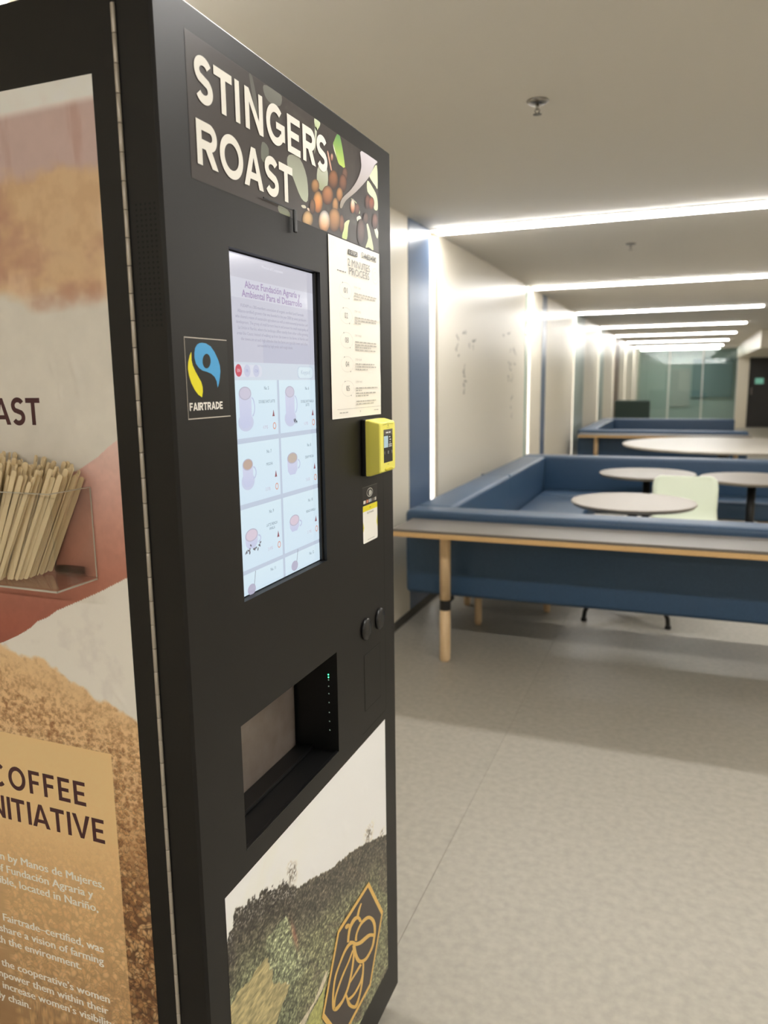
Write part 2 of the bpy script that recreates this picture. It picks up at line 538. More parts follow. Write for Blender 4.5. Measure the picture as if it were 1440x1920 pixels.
LEAF = [([(1.2197,1.8513),(1.2301,1.8511),(1.241,1.8312),(1.248,1.8098),(1.2477,1.8044),(1.2343,1.8054),(1.2212,1.8075),(1.2092,1.824),(1.2032,1.8316),(1.2074,1.8378)],((96,150,84),(186,208,104))),([(1.2032,1.8316),(1.2081,1.8268),(1.2189,1.8121),(1.2138,1.815),(1.2054,1.8241)],((236,240,226),(220,226,180))),([(1.3196,1.8507),(1.3916,1.8524),(1.3798,1.8415),(1.3631,1.8237),(1.3373,1.8043),(1.2913,1.7764),(1.2479,1.7534),(1.2309,1.7383),(1.2229,1.7388),(1.2316,1.7533),(1.2713,1.7766),(1.3012,1.8006),(1.3169,1.8219),(1.316,1.8361)],((196,190,196),(150,140,126))),([(1.393,1.8446),(1.3949,1.8054),(1.385,1.8067),(1.369,1.8113),(1.3566,1.8177),(1.3697,1.8287)],((214,224,176),(226,232,190))),([(1.3467,1.8075),(1.3686,1.802),(1.391,1.7893),(1.3941,1.7675),(1.3769,1.7648),(1.3711,1.7817),(1.346,1.7891)],((222,232,190),(206,216,170))),([(1.2433,1.717),(1.2631,1.7249),(1.257,1.7129),(1.2503,1.6911),(1.2311,1.6902),(1.2373,1.7052)],((216,222,170),(190,205,130))),([(1.339,1.7317),(1.3468,1.7319),(1.3589,1.7166),(1.3708,1.6913),(1.3484,1.6927),(1.3326,1.6903),(1.3458,1.7086)],((220,224,190),(196,204,160))),([(1.2705,1.7612),(1.2848,1.7619),(1.305,1.7549),(1.309,1.7444),(1.3016,1.7453),(1.2934,1.7581)],((190,195,150),(200,206,160))),([(1.2952,1.7352),(1.3103,1.7402),(1.316,1.7333),(1.304,1.7334),(1.2979,1.729)],((226,226,210),(220,220,200))),([(1.3756,1.7311),(1.3823,1.7346),(1.3954,1.7273),(1.3916,1.7148),(1.3818,1.7203)],((226,226,210),(206,214,180))),([(1.1798,1.814),(1.1847,1.8137),(1.1959,1.7912),(1.1921,1.7892),(1.1852,1.8008)],((214,170,150),(196,150,130))),([(1.1481,1.7858),(1.1771,1.7887),(1.1781,1.7627),(1.153,1.7492),(1.1396,1.7622)],((200,204,190),(150,156,120))),([(1.0839,1.7136),(1.096,1.716),(1.1002,1.7129),(1.0891,1.7108)],((206,200,180),(206,200,180))),([(1.1036,1.7136),(1.1115,1.7141),(1.1146,1.7099),(1.1067,1.7103)],((240,220,200),(230,200,180))),([(1.1373,1.8374),(1.1443,1.8384),(1.1408,1.8191),(1.1338,1.7989),(1.1361,1.8178)],((206,210,190),(190,196,170))),([(1.0499,1.7764),(1.0831,1.7801),(1.1055,1.7577),(1.1062,1.7249),(1.0847,1.724),(1.0604,1.7475),(1.044,1.7616)],((150,152,136),(176,182,160))),([(0.9836,1.849),(1.015,1.8529),(1.0334,1.8503),(1.0277,1.8357),(0.9999,1.8314),(0.9848,1.8371)],((118,118,110),(110,110,104))),([(0.9735,1.7738),(0.9908,1.77),(0.9848,1.7494),(0.9697,1.752)],((110,114,104),(118,120,108))),([(0.9458,1.8486),(0.9541,1.8494),(0.9677,1.8093),(0.959,1.8067)],((98,96,90),(104,104,96))),([(1.0132,1.6995),(1.0421,1.6984),(1.0465,1.6901),(1.0172,1.6892)],((150,152,140),(140,146,120))),([(1.1361,1.8511),(1.1559,1.8509),(1.1525,1.8428),(1.1407,1.8348)],((210,220,190),(190,200,150)))]
BANLET = {'S1': [(0.8214,1.8244),(1.173,1.7926)]}
FBLUE = [(0.8092,1.4998),(0.8171,1.4994),(0.8269,1.4963),(0.8352,1.4894),(0.8422,1.4802),(0.8455,1.473),(0.8462,1.4657),(0.8442,1.4576),(0.8416,1.4503),(0.8383,1.4452),(0.8366,1.4533),(0.8326,1.4587),(0.8252,1.4627),(0.8166,1.4648),(0.8068,1.4664),(0.7998,1.4695),(0.7942,1.4743),(0.7918,1.4812),(0.7922,1.4874),(0.7941,1.493),(0.7987,1.4973),(0.8036,1.4992)]
FHOLE = (0.8167,1.4779,0.0086,0.0002,-0.0008,-0.0089)
FYEL = [(0.786,1.4883),(0.7827,1.4844),(0.7788,1.4761),(0.7774,1.4686),(0.7788,1.4604),(0.7826,1.4514),(0.789,1.443),(0.7956,1.4373),(0.8033,1.4339),(0.8055,1.4406),(0.8056,1.4463),(0.8031,1.4527),(0.7976,1.459),(0.7922,1.4653),(0.7875,1.4721),(0.7857,1.4783),(0.7859,1.4845)]
FTXT = [(0.7772,1.4279),(0.8476,1.4273),(0.7763,1.4186),(0.8468,1.4177)]
HEX = [(1.293,0.4525),(1.365,0.3262),(1.2951,0.1938),(1.1439,0.4583),(1.0761,0.3241)]
BEE = [[(1.2532,0.4272),(1.2581,0.4228),(1.2507,0.4267),(1.2565,0.4216),(1.2474,0.4259),(1.2541,0.42),(1.2438,0.4248),(1.2514,0.4182),(1.2405,0.4233),(1.2492,0.4161),(1.2378,0.4212),(1.2471,0.4136),(1.2351,0.4186),(1.245,0.4106),(1.2329,0.4162),(1.2433,0.4077),(1.2312,0.4146),(1.2421,0.4057)],[(1.1932,0.3843),(1.1841,0.3916),(1.194,0.3871),(1.1848,0.3945),(1.1951,0.3912),(1.1857,0.3987),(1.1965,0.3955),(1.1868,0.4032),(1.198,0.3991),(1.1882,0.407),(1.1998,0.4017),(1.1895,0.4102),(1.2017,0.404),(1.191,0.413),(1.2039,0.4059),(1.1928,0.4155),(1.2066,0.4073),(1.1952,0.4175),(1.21,0.4081),(1.1983,0.4191),(1.214,0.4086),(1.2019,0.4203),(1.2182,0.4087),(1.2058,0.4211),(1.2222,0.4084),(1.2097,0.4214),(1.2257,0.4078),(1.2138,0.421),(1.229,0.4068),(1.2182,0.4201),(1.232,0.4057),(1.2228,0.4186),(1.2339,0.4047),(1.2279,0.4163),(1.2346,0.4044),(1.2338,0.4126),(1.235,0.4042),(1.2396,0.408),(1.236,0.4034),(1.2445,0.4033),(1.237,0.4025),(1.2486,0.3986),(1.2388,0.4003),(1.2515,0.3941),(1.241,0.3968),(1.2534,0.39),(1.243,0.3932),(1.2547,0.3866),(1.2447,0.3905),(1.2555,0.3845)],[(1.2038,0.4133),(1.1945,0.4158),(1.203,0.4146),(1.1928,0.4174),(1.2014,0.417),(1.1909,0.4194),(1.1983,0.4208),(1.19,0.42),(1.1918,0.4266),(1.1926,0.4177),(1.1857,0.4299),(1.1946,0.4165),(1.1823,0.431),(1.1937,0.4169),(1.1798,0.4314),(1.1922,0.4173),(1.1776,0.4315),(1.1911,0.4176),(1.1767,0.4303),(1.1897,0.4183),(1.1765,0.4288),(1.1882,0.4187),(1.1768,0.4273),(1.1867,0.4189),(1.1773,0.4261),(1.1854,0.4192)],[(1.2305,0.3595),(1.2194,0.3682),(1.2306,0.3621),(1.2203,0.3702),(1.2309,0.3658),(1.2214,0.3734),(1.2317,0.3696),(1.2229,0.3767),(1.2333,0.3726),(1.2254,0.3794),(1.2363,0.3745),(1.2284,0.3816),(1.2402,0.376),(1.2323,0.3834),(1.2446,0.3771),(1.2366,0.3847),(1.2491,0.3777),(1.2411,0.3855),(1.254,0.3774),(1.2453,0.3862),(1.259,0.3766),(1.2498,0.3863),(1.2643,0.3753),(1.2547,0.386),(1.2697,0.3736),(1.2599,0.3852),(1.2754,0.3716),(1.2657,0.3836),(1.2813,0.3693),(1.2722,0.3816),(1.2866,0.3667),(1.2793,0.3786),(1.2903,0.3645),(1.2872,0.3744),(1.2928,0.3627),(1.2957,0.3683),(1.2957,0.3601),(1.3035,0.3617),(1.2989,0.3569),(1.3102,0.355),(1.302,0.3534),(1.316,0.3484),(1.3053,0.3492),(1.3203,0.3422),(1.3086,0.3443),(1.3237,0.3362),(1.3116,0.3392),(1.3262,0.3304),(1.3139,0.334),(1.328,0.3249),(1.3155,0.3289),(1.3289,0.3197),(1.3164,0.3237),(1.329,0.3146),(1.3168,0.3188),(1.3286,0.31),(1.3169,0.3144),(1.3278,0.3061),(1.3163,0.3111),(1.3272,0.3026),(1.3153,0.3085),(1.3261,0.2998),(1.3139,0.3061),(1.3246,0.2973),(1.3123,0.3035),(1.323,0.2947),(1.3106,0.3005),(1.3213,0.2917),(1.3087,0.2974),(1.3194,0.2885),(1.3065,0.2946),(1.3169,0.2855),(1.3035,0.2923),(1.3137,0.2831),(1.2996,0.2908),(1.3095,0.2815),(1.2949,0.2898),(1.3046,0.2804),(1.2899,0.2892),(1.2993,0.2798),(1.2849,0.289),(1.294,0.2796),(1.2797,0.2896),(1.2894,0.2793),(1.2745,0.2904),(1.2845,0.2794),(1.2694,0.2918),(1.2793,0.2801),(1.2644,0.2938),(1.2735,0.2817),(1.2591,0.2965),(1.267,0.2843),(1.2537,0.2999),(1.2599,0.2879),(1.2492,0.3031),(1.2524,0.2925),(1.2466,0.3053),(1.2443,0.2983),(1.2453,0.3064),(1.2367,0.3055),(1.2434,0.3085),(1.2308,0.3122),(1.2409,0.3117),(1.2265,0.3181),(1.2383,0.3155),(1.223,0.3238),(1.2353,0.3202),(1.2206,0.329),(1.2325,0.3254),(1.2188,0.3342),(1.2298,0.331),(1.2175,0.3391),(1.2274,0.3366),(1.2165,0.344),(1.2258,0.3422),(1.2149,0.3498),(1.2245,0.3482),(1.2135,0.3559),(1.2234,0.3536),(1.2125,0.3613),(1.2226,0.3573),(1.2117,0.365)],[(1.196,0.379),(1.1954,0.3862),(1.1987,0.3769),(1.1979,0.3845),(1.2022,0.3743),(1.2018,0.3818),(1.2055,0.3716),(1.2068,0.3782),(1.2076,0.3698),(1.2126,0.3735),(1.209,0.3683),(1.2181,0.3683),(1.2118,0.365),(1.2219,0.3642),(1.2168,0.3597),(1.224,0.362),(1.2239,0.3535),(1.2253,0.361),(1.231,0.3484),(1.2282,0.3589),(1.2378,0.3441),(1.2325,0.356),(1.2447,0.3401),(1.2375,0.353),(1.2519,0.3365),(1.2427,0.3503),(1.2594,0.3333),(1.2486,0.3477),(1.267,0.3306),(1.2555,0.3452),(1.2741,0.3282),(1.2627,0.3427),(1.2805,0.3259),(1.2695,0.3402),(1.286,0.3238),(1.2752,0.338),(1.2907,0.3218),(1.2804,0.3359),(1.2947,0.3201),(1.286,0.3334),(1.2978,0.3184),(1.2927,0.3298),(1.3014,0.316),(1.3003,0.3247),(1.3061,0.3124),(1.3075,0.3193),(1.311,0.3085),(1.3132,0.3148),(1.3148,0.3054),(1.3168,0.312)],[(1.2071,0.3774),(1.2131,0.3659),(1.2042,0.3788),(1.2096,0.3681),(1.1994,0.3814),(1.2054,0.3707),(1.1933,0.3842),(1.2011,0.3731),(1.1873,0.3859),(1.1966,0.3748),(1.182,0.3864),(1.1915,0.3759),(1.1767,0.3862),(1.1859,0.3766),(1.1715,0.3855),(1.1801,0.3767),(1.1663,0.3844),(1.1742,0.3763),(1.1609,0.3828),(1.1686,0.3751),(1.1555,0.3807),(1.163,0.3733),(1.1502,0.3782),(1.1574,0.3712),(1.1453,0.3757),(1.1521,0.3691),(1.1404,0.3735),(1.1472,0.3668),(1.1357,0.3711),(1.1425,0.3644),(1.1313,0.3684),(1.1381,0.3618),(1.1275,0.3653),(1.1344,0.3588),(1.1244,0.3615),(1.1314,0.3552),(1.1219,0.3574),(1.1289,0.3511),(1.1198,0.3529),(1.1269,0.3467),(1.118,0.3483),(1.1251,0.3421),(1.1162,0.3435),(1.1236,0.337),(1.1147,0.3384),(1.1224,0.3316),(1.1136,0.3331),(1.1216,0.3262),(1.1129,0.328),(1.1212,0.3209),(1.1123,0.323),(1.1218,0.3152),(1.1122,0.3179),(1.1228,0.3094),(1.1125,0.3132),(1.1242,0.304),(1.113,0.3091),(1.1257,0.2996),(1.114,0.3056),(1.1269,0.2971),(1.1166,0.3008),(1.1268,0.2975),(1.1227,0.294),(1.1239,0.3008),(1.1283,0.2895),(1.123,0.3018),(1.1328,0.2869),(1.1246,0.3006),(1.1371,0.2851),(1.1275,0.299),(1.1415,0.2837),(1.1314,0.2972),(1.1459,0.2827),(1.1358,0.2957),(1.1504,0.2821),(1.1409,0.294),(1.1554,0.2815),(1.1464,0.2924),(1.1607,0.2814),(1.1521,0.2912),(1.1658,0.2821),(1.158,0.2907),(1.1715,0.283),(1.1635,0.2915),(1.1773,0.2845),(1.1693,0.2928),(1.1829,0.2867),(1.1749,0.2948),(1.188,0.2894),(1.18,0.2973),(1.1926,0.2928),(1.1844,0.3006),(1.1967,0.2969),(1.1884,0.3046),(1.2005,0.3014),(1.1921,0.309),(1.2039,0.3059),(1.1954,0.3135),(1.207,0.3106),(1.1985,0.3181),(1.2098,0.3155),(1.2012,0.323),(1.2122,0.3205),(1.2036,0.3279),(1.2143,0.3253),(1.2056,0.3326),(1.2161,0.3297),(1.2072,0.3371),(1.2175,0.3339),(1.2084,0.3414),(1.2186,0.3381),(1.2093,0.3456),(1.2193,0.3423),(1.2098,0.3497),(1.2196,0.3468),(1.2097,0.3542),(1.2194,0.3515),(1.2092,0.359),(1.2191,0.3555),(1.2085,0.3632),(1.2189,0.3583),(1.208,0.3663)],[(1.2063,0.3581),(1.2124,0.3523),(1.2029,0.3564),(1.2092,0.3506),(1.1982,0.3541),(1.2046,0.3481),(1.1927,0.3516),(1.1992,0.3454),(1.187,0.3494),(1.1935,0.343),(1.1809,0.3477),(1.1875,0.3412),(1.1743,0.3463),(1.1809,0.3396),(1.1675,0.3449),(1.1742,0.338),(1.1612,0.3432),(1.1681,0.3362),(1.1554,0.3412),(1.1622,0.3342),(1.1498,0.339),(1.1567,0.332),(1.1445,0.3366),(1.1514,0.3297),(1.1396,0.3341),(1.1465,0.3273),(1.135,0.3314),(1.1417,0.3247),(1.1306,0.3286),(1.1372,0.3221),(1.1268,0.3256),(1.1332,0.3193),(1.1237,0.3224),(1.1301,0.3163),(1.1218,0.3184),(1.1281,0.3127),(1.1208,0.3141),(1.1269,0.3086),(1.1202,0.3101),(1.1262,0.3048),(1.1198,0.3073),(1.1256,0.3022)],[(1.2425,0.2992),(1.2517,0.2894),(1.2382,0.2992),(1.247,0.2898),(1.2321,0.2992),(1.2405,0.2902),(1.225,0.2993),(1.233,0.2907),(1.218,0.2994),(1.2255,0.2912),(1.2104,0.2996),(1.2172,0.2921),(1.2019,0.2998),(1.208,0.293),(1.1943,0.3),(1.1998,0.294),(1.1892,0.3001),(1.194,0.2947)],[(1.2538,0.2716),(1.2598,0.2661),(1.2515,0.2693),(1.2581,0.2633),(1.2485,0.266),(1.2557,0.2594),(1.2446,0.2626),(1.2522,0.2555),(1.2396,0.2604),(1.2474,0.2526),(1.2329,0.2593),(1.2405,0.2513),(1.2248,0.259),(1.2323,0.2508),(1.2163,0.2593),(1.2238,0.2509),(1.2087,0.2602),(1.2158,0.2518),(1.2012,0.2625),(1.2083,0.2533),(1.1937,0.2657),(1.2009,0.2559),(1.1871,0.269),(1.1946,0.2584),(1.1823,0.2715),(1.1904,0.2598)],[(1.2546,0.2919),(1.2632,0.2853),(1.2546,0.2901),(1.2632,0.2834),(1.2548,0.2876),(1.2633,0.2808),(1.2547,0.2843),(1.2632,0.2774),(1.2541,0.28),(1.2626,0.273),(1.2529,0.2743),(1.2615,0.2672),(1.2514,0.2674),(1.2599,0.2602),(1.2494,0.2603),(1.2579,0.253),(1.247,0.2539),(1.2554,0.2465),(1.2438,0.2483),(1.2522,0.2407),(1.2402,0.2429),(1.2484,0.2353),(1.2362,0.2382),(1.2444,0.2305),(1.2323,0.2343),(1.2404,0.2265),(1.2277,0.2318),(1.237,0.2227),(1.2231,0.23),(1.2334,0.2196),(1.2185,0.2291),(1.2298,0.2173),(1.2145,0.2292),(1.2262,0.2161),(1.2118,0.23),(1.2221,0.2166),(1.2113,0.2306),(1.2165,0.2194),(1.211,0.2311),(1.2105,0.2239),(1.2089,0.2333),(1.2055,0.2283),(1.2057,0.2364),(1.2001,0.2336),(1.202,0.2402),(1.194,0.2401),(1.1984,0.2443),(1.1882,0.2471),(1.1957,0.2479),(1.183,0.2541),(1.1929,0.2521),(1.1798,0.2602),(1.1901,0.2571),(1.1777,0.2656),(1.1875,0.2625),(1.1762,0.2704),(1.185,0.2675),(1.1749,0.2746),(1.1829,0.2722),(1.1735,0.2788),(1.1809,0.2767),(1.1724,0.2828),(1.1792,0.2807),(1.1716,0.2861),(1.1779,0.2835),(1.1711,0.2884)]]
SKY = [(0.7916,0.6934),(0.7952,0.6943),(0.8105,0.6977),(0.8134,0.7142),(0.8273,0.7154),(0.8522,0.7092),(0.8718,0.7072),(0.8809,0.6931),(0.8952,0.699),(0.909,0.6956),(0.9223,0.6805),(0.9444,0.6778),(0.9703,0.6605),(0.985,0.6421),(1.0088,0.6282),(1.0427,0.6187),(1.0918,0.5976),(1.1251,0.5852),(1.1552,0.5777),(1.2081,0.5637),(1.2888,0.5368),(1.3452,0.5131),(1.3989,0.4891)]
FIELD = [(0.7951,0.5859),(0.8202,0.5896),(0.8591,0.5871),(0.897,0.5832),(0.9088,0.547),(0.9142,0.5195),(0.9659,0.4811),(0.9574,0.475),(0.9332,0.4672),(0.9165,0.4474),(0.8998,0.4239),(0.7929,0.5226)]
PATH = [(0.9759,0.3854),(0.9928,0.3841),(1.046,0.3799),(1.0899,0.3984),(1.1022,0.3982),(1.095,0.3846),(1.0788,0.3761),(1.0272,0.3724),(1.0001,0.3638)]
MEADOW = [(1.0084,0.3563),(1.0269,0.368),(1.0786,0.3715),(1.0948,0.3823),(1.0824,0.3537),(1.071,0.3246),(1.1056,0.2338),(1.0064,0.3254)]
PATCH2 = [(1.2068,0.1783),(1.2245,0.1762),(1.2607,0.1636),(1.3049,0.145),(1.3123,0.13),(1.2886,0.0647),(1.2051,0.1418)]
BUSH = [(0.8992,0.6121),(0.9248,0.6134),(0.9589,0.6095),(0.9733,0.5884),(0.9938,0.5273),(1.026,0.4936),(1.0333,0.4695),(0.9979,0.4616),(0.9659,0.4811),(0.9142,0.5195),(0.9088,0.547),(0.9007,0.5844)]
TRUNKS = [(0.9907,0.666),(0.9889,0.6395),(1.0004,0.6576),(1.0007,0.6315)]
HAND = [(-0.6391,1.3862),(-0.6596,1.3736),(-0.6744,1.3624),(-0.7076,1.3448),(-0.7825,1.328),(-0.891,1.2478),(-0.9124,1.0917),(-0.8697,1.0992),(-0.8374,1.1133),(-0.8119,1.1272),(-0.7989,1.1379),(-0.7786,1.1462),(-0.7621,1.1571),(-0.7212,1.1747),(-0.6871,1.1897),(-0.6413,1.2123)]

# ================================================================== the room
H = 2.37
XW = -1.528          # left wall face
XR = 3.2
Y0, Y1 = -5.0, 25.0
LED_Y = (-1.73, 1.50, 4.74, 7.97, 11.25, 14.5, 17.5, 20.75, 24.0, 26.6)

fl = mesh_obj('floor', [(-1.7, Y0 - .1, -.0015), (XR + .1, Y0 - .1, -.0015), (XR + .1, Y1 + 3.1, -.0015), (-1.7, Y1 + 3.1, -.0015)], [(0, 1, 2, 3)], mat('seam_weld', (112, 106, 98), .6))
tag(fl, 'mottled warm grey sheet flooring with welded seams', 'floor', kind='structure')
xs = [-1.66, -0.634, 1.28, 3.25]
for i in range(3):
    box('floor_sheet', (xs[i] + .0008, Y0 - .05, -.012), (xs[i + 1] - .0008, Y1 + 3.0, 0), M_FLOOR, fl)

ce = box('ceiling', (-1.7, Y0 - .1, H), (XR + .1, Y1 + 3.1, H + .1), M_CEIL)
tag(ce, 'smooth off-white ceiling above the corridor', 'ceiling', kind='structure')

wl = box('wall_left', (-1.72, Y0 - .1, 0), (-1.575, Y1 + 3.1, H), M_WALL)
tag(wl, 'cream panelled corridor wall with lit vertical joints', 'wall', kind='structure')
segs = [(-5, -3.3, M_WALL), (-3.29, -1.80, M_WALL), (-1.66, .0, M_WALL), (.01, 1.43, M_WALL), (1.57, 2.9, M_WALL), (2.91, 4.285, M_WALL), (4.295, 4.685, M_BLUEW),
        (4.85, 7.72, M_BOARD), (8.05, 8.66, M_WALL), (8.67, 8.95, M_BLUEW), (8.96, 11.17, M_WALL), (11.33, 12.4, M_GREYG), (12.41, 14.42, M_WALL), (14.58, 15.4, M_GREYG),
        (15.41, 17.4, M_WALL), (17.6, 18.9, M_BROWN), (18.91, 20.65, M_WALL), (20.85, 23.9, M_WALL), (24.1, 25, M_WALL)]
for a, b, m in segs:
    box('wall_panel', (-1.575, a, .06), (XW, b, H), m, wl, bevel=.003, seg=1)
ge = box('glass_edge', (-1.575, 7.725, .06), (XW + .004, 7.80, H), mat('glass_edge_green', (176, 200, 186), .15), wl)
tag(ge, 'pale green polished glass edge')
box('wall_panel', (-1.575, 7.805, .06), (XW, 7.90, H), M_WALL, wl)
bb = box('baseboard_left', (-1.575, Y0, 0), (XW - .004, Y1, .06), M_BASE)
tag(bb, 'dark recessed skirting along the left wall', 'baseboard', kind='structure')

# faint marker writing on the glass board, too blurred to read: short strokes
rg = random.Random(4)
ink = []
for cy, cz, n, wd in ((5.50, 1.83, 2, .10), (5.62, 1.73, 4, .26), (5.33, 1.76, 2, .08), (5.32, 1.66, 2, .08), (5.52, 1.53, 3, .14), (5.54, 1.42, 3, .12),
                      (6.85, 1.86, 2, .14), (7.05, 1.72, 4, .34), (7.08, 1.61, 4, .30), (7.06, 1.47, 4, .30), (7.12, 1.27, 2, .12), (7.10, 1.16, 2, .14)):
    for k in range(n):
        a = cy + rg.uniform(-wd, wd) / 2
        z = cz + rg.uniform(-.03, .03)
        for s in range(3):
            y2, z2 = a + rg.uniform(-.035, .045), z + rg.uniform(-.025, .025)
            ink.append(((a, z), (y2, z2)))
            a, z = y2, z2
V, F = [], []
for (a, z), (b, z2) in ink:
    d = Vector((b - a, z2 - z))
    if d.length < 1e-4: continue
    nrm = Vector((-d.y, d.x)).normalized() * .0045
    i = len(V)
    V += [(XW + .0006, a + nrm.x, z + nrm.y), (XW + .0006, b + nrm.x, z2 + nrm.y), (XW + .0006, b - nrm.x, z2 - nrm.y), (XW + .0006, a - nrm.x, z - nrm.y)]
    F.append((i, i + 1, i + 2, i + 3))
wr = mesh_obj('marker_writing', V, F, M_INK, wl)
tag(wr, 'faint dark marker scribbles on the board')

wr_ = box('wall_right', (XR, Y0 - .1, 0), (XR + .12, Y1 + 3.1, H), M_WALL)
tag(wr_, 'plain cream corridor wall opposite the booths', 'wall', kind='structure')
wb = box('wall_back', (-1.72, Y0 - .22, 0), (XR + .12, Y0 - .1, H), M_WALL)
tag(wb, 'plain cream wall closing the corridor behind the viewer', 'wall', kind='structure')

# far end: glazed partition, column, door, lobby behind
wf = box('wall_far', (-1.72, 28.0, 0), (XR + .12, 28.15, H), mat('lobby_grey', (186, 196, 190), .5))
tag(wf, 'grey green lobby wall seen through the glass partition', 'wall', kind='structure')
box('wall_panel', (-.55, 27.95, .5), (.05, 28.0, 1.75), mat('pale_grey_board', (196, 194, 188), .4), wf)
box('wall_panel', (.1, 27.93, .8), (1.35, 28.0, 2.1), mat('teal_grey_board', (128, 148, 150), .3), wf)
wn = thing('window_1', 'tall glass partition with slim frame at the far end', 'window', (-.1, 25.0, 0), kind='structure')
for i in range(3):
    a = -1.50 + i * .94
    box('glass_pane', (a + .02, 24.995, .06), (a + .92, 25.005, H - .06), M_GLASS, wn)
box('frame', (-1.52, 24.97, 0), (1.32, 25.03, .06), M_LEDH, wn)
box('frame', (-1.52, 24.97, H - .06), (1.32, 25.03, H), M_LEDH, wn)
for x in (-1.52, -.57, .37, 1.31):
    box('mullion', (x - .012, 24.97, .06), (x + .012, 25.03, H - .06), M_LEDH, wn)
tc = box('trim_1', (1.33, 24.9, 0), (1.62, 25.15, 2.02), M_WALL)
tag(tc, 'cream square column between glass and dark door', 'column', kind='structure')
so = box('trim_2', (1.28, 17.0, 2.02), (XR, 25.15, H), M_WALL)
tag(so, 'cream dropped soffit over the far right door', 'soffit', kind='structure')
dr = box('door_1', (1.63, 25.0, 0), (2.5, 25.06, 2.01), mat('dark_door', (38, 36, 35), .4))
tag(dr, 'dark door beyond the cream column at the far end', 'door', kind='structure')
box('handle', (1.70, 24.95, .95), (1.73, 25.0, 1.15), M_STEEL, dr)
box('sign_plate', (1.80, 24.985, 1.26), (2.02, 25.0, 1.42), mat('green_sign', (70, 120, 100), .4, emit=((.25, .6, .45), .15)), dr)
wfr = box('wall_far_right', (2.51, 25.0, 0), (XR, 25.15, 2.02), M_WALL)
tag(wfr, 'cream wall right of the far dark door', 'wall', kind='structure')

# linear lights: ceiling run plus the run down the wall
for k, y in enumerate(LED_Y):
    nm = ('nearest to the viewer', 'above the vending machine front', 'nearest one in view over the booth front', 'over the back of the near booth',
          'third in view down the corridor', 'fourth in view down the corridor', 'fifth in view down the corridor', 'before the far glass partition', 'right at the far glass partition', 'behind the far glass partition')[k]
    t = thing('linear_light', 'linear light running down the left wall, ' + nm, 'light', (-.3, y, H), group='linear lights across the corridor')
    box('ceiling_housing', (XW, y - .062, H - .008), ((2.92 if k < 4 else .87), y + .062, H - .0005), M_LEDH, t)
    box('ceiling_diffuser', (XW + .03, y - .05, H - .022), ((2.9 if k < 4 else .85), y + .05, H - .0085), M_LED, t, bevel=.004, seg=2)
    box('wall_housing', (-1.575, y - .06, .07), (-1.552, y + .06, H - .03), M_LEDH, t)
    box('wall_diffuser', (-1.5515, y - .045, .08), (-1.540, y + .045, H - .03), M_LEDW, t)
    for s in (-1, 1):
        box('wall_trim', (-1.5515, y + s * .053 - .007, .07), (XW, y + s * .053 + .007, H - .03), M_WALL, t)

# sprinklers
def sprinkler(x, y, label):
    t = thing('ceiling_sprinkler', label, 'sprinkler', (x, y, H), group='ceiling sprinklers')
    lathe('escutcheon', [(.034, H - .0005), (.036, H - .004), (.028, H - .010), (.012, H - .012)], M_CHROME, t, (x, y, 0), 28)
    lathe('stem', [(.006, H - .011), (.006, H - .030)], M_CHROME, t, (x, y, 0), 12)
    for s in (-1, 1):
        tube('frame_arm', [(x + s * .005, y, H - .026), (x + s * .009, y, H - .032), (x + s * .003, y, H - .041)], .0018, M_CHROME, t, 6)
    V = [(x, y, H - .043)]
    for i in range(24):
        r = .015 if i % 2 else .010
        V.append((x + r * math.cos(i * math.pi / 12), y + r * math.sin(i * math.pi / 12), H - .0445))
    V += [(a, b, c + .0015) for a, b, c in V]
    F = [(0, 1 + (i + 1) % 24, 1 + i) for i in range(24)] + [(25, 26 + i, 26 + (i + 1) % 24) for i in range(24)]
    F += [(1 + i, 1 + (i + 1) % 24, 26 + (i + 1) % 24, 26 + i) for i in range(24)]
    mesh_obj('deflector', V, F, M_CHROME, t)
sprinkler(-.517, 2.748, 'small chrome pendent sprinkler on the ceiling near the vending machine')
sprinkler(-.42, 5.75, 'small blurred sprinkler on the ceiling past the first light')

# ================================================================== booths, tables, chairs
def make_booth(label):
    t = thing('booth_sofa', label, 'booth', (-.335, 3.9, 0), group='blue upholstered booths')
    bk = soft_box('backrest', (-1.39, 3.82, .308), (.745, 4.00, .768), M_BLUE, t, .028)
    soft_box('seam', (-.2815, 3.8192, .33), (-.2785, 4.0008, .7688), M_BLUE, bk, .0014, 1)
    bk = soft_box('backrest', (-1.39, 4.003, .308), (-1.175, 6.96, .768), M_BLUE, t, .028)
    soft_box('seam', (-1.3908, 5.4885, .33), (-1.1742, 5.4915, .7688), M_BLUE, bk, .0014, 1)
    bk = soft_box('backrest', (-1.39, 6.963, .308), (.745, 7.17, .768), M_BLUE, t, .028)
    soft_box('seam', (-.2815, 6.9622, .33), (-.2785, 7.1708, .7688), M_BLUE, bk, .0014, 1)
    soft_box('seat', (-1.173, 4.003, .33), (.745, 4.53, .477), M_BLUE, t, .03)
    soft_box('seat', (-1.173, 4.533, .33), (-.67, 6.557, .477), M_BLUE, t, .03)
    soft_box('seat', (-1.173, 6.56, .33), (.745, 6.96, .477), M_BLUE, t, .03)
    for x, y in ((-1.11, 4.33), (-1.28, 4.70), (-.765, 4.72), (.62, 3.95), (.62, 4.46), (-.74, 6.36), (-1.28, 6.6), (.62, 6.62), (.62, 7.05), (-1.28, 7.05)):
        lathe('leg', [(.018, 0), (.022, .02), (.024, (.306 if (x < -1.2 or y < 4.0 or y > 7) else .328))], M_WOOD, t, (x, y, 0), 16)
    return t
booth = make_booth('near blue booth sofa with low back, wrapping three round grey tables')

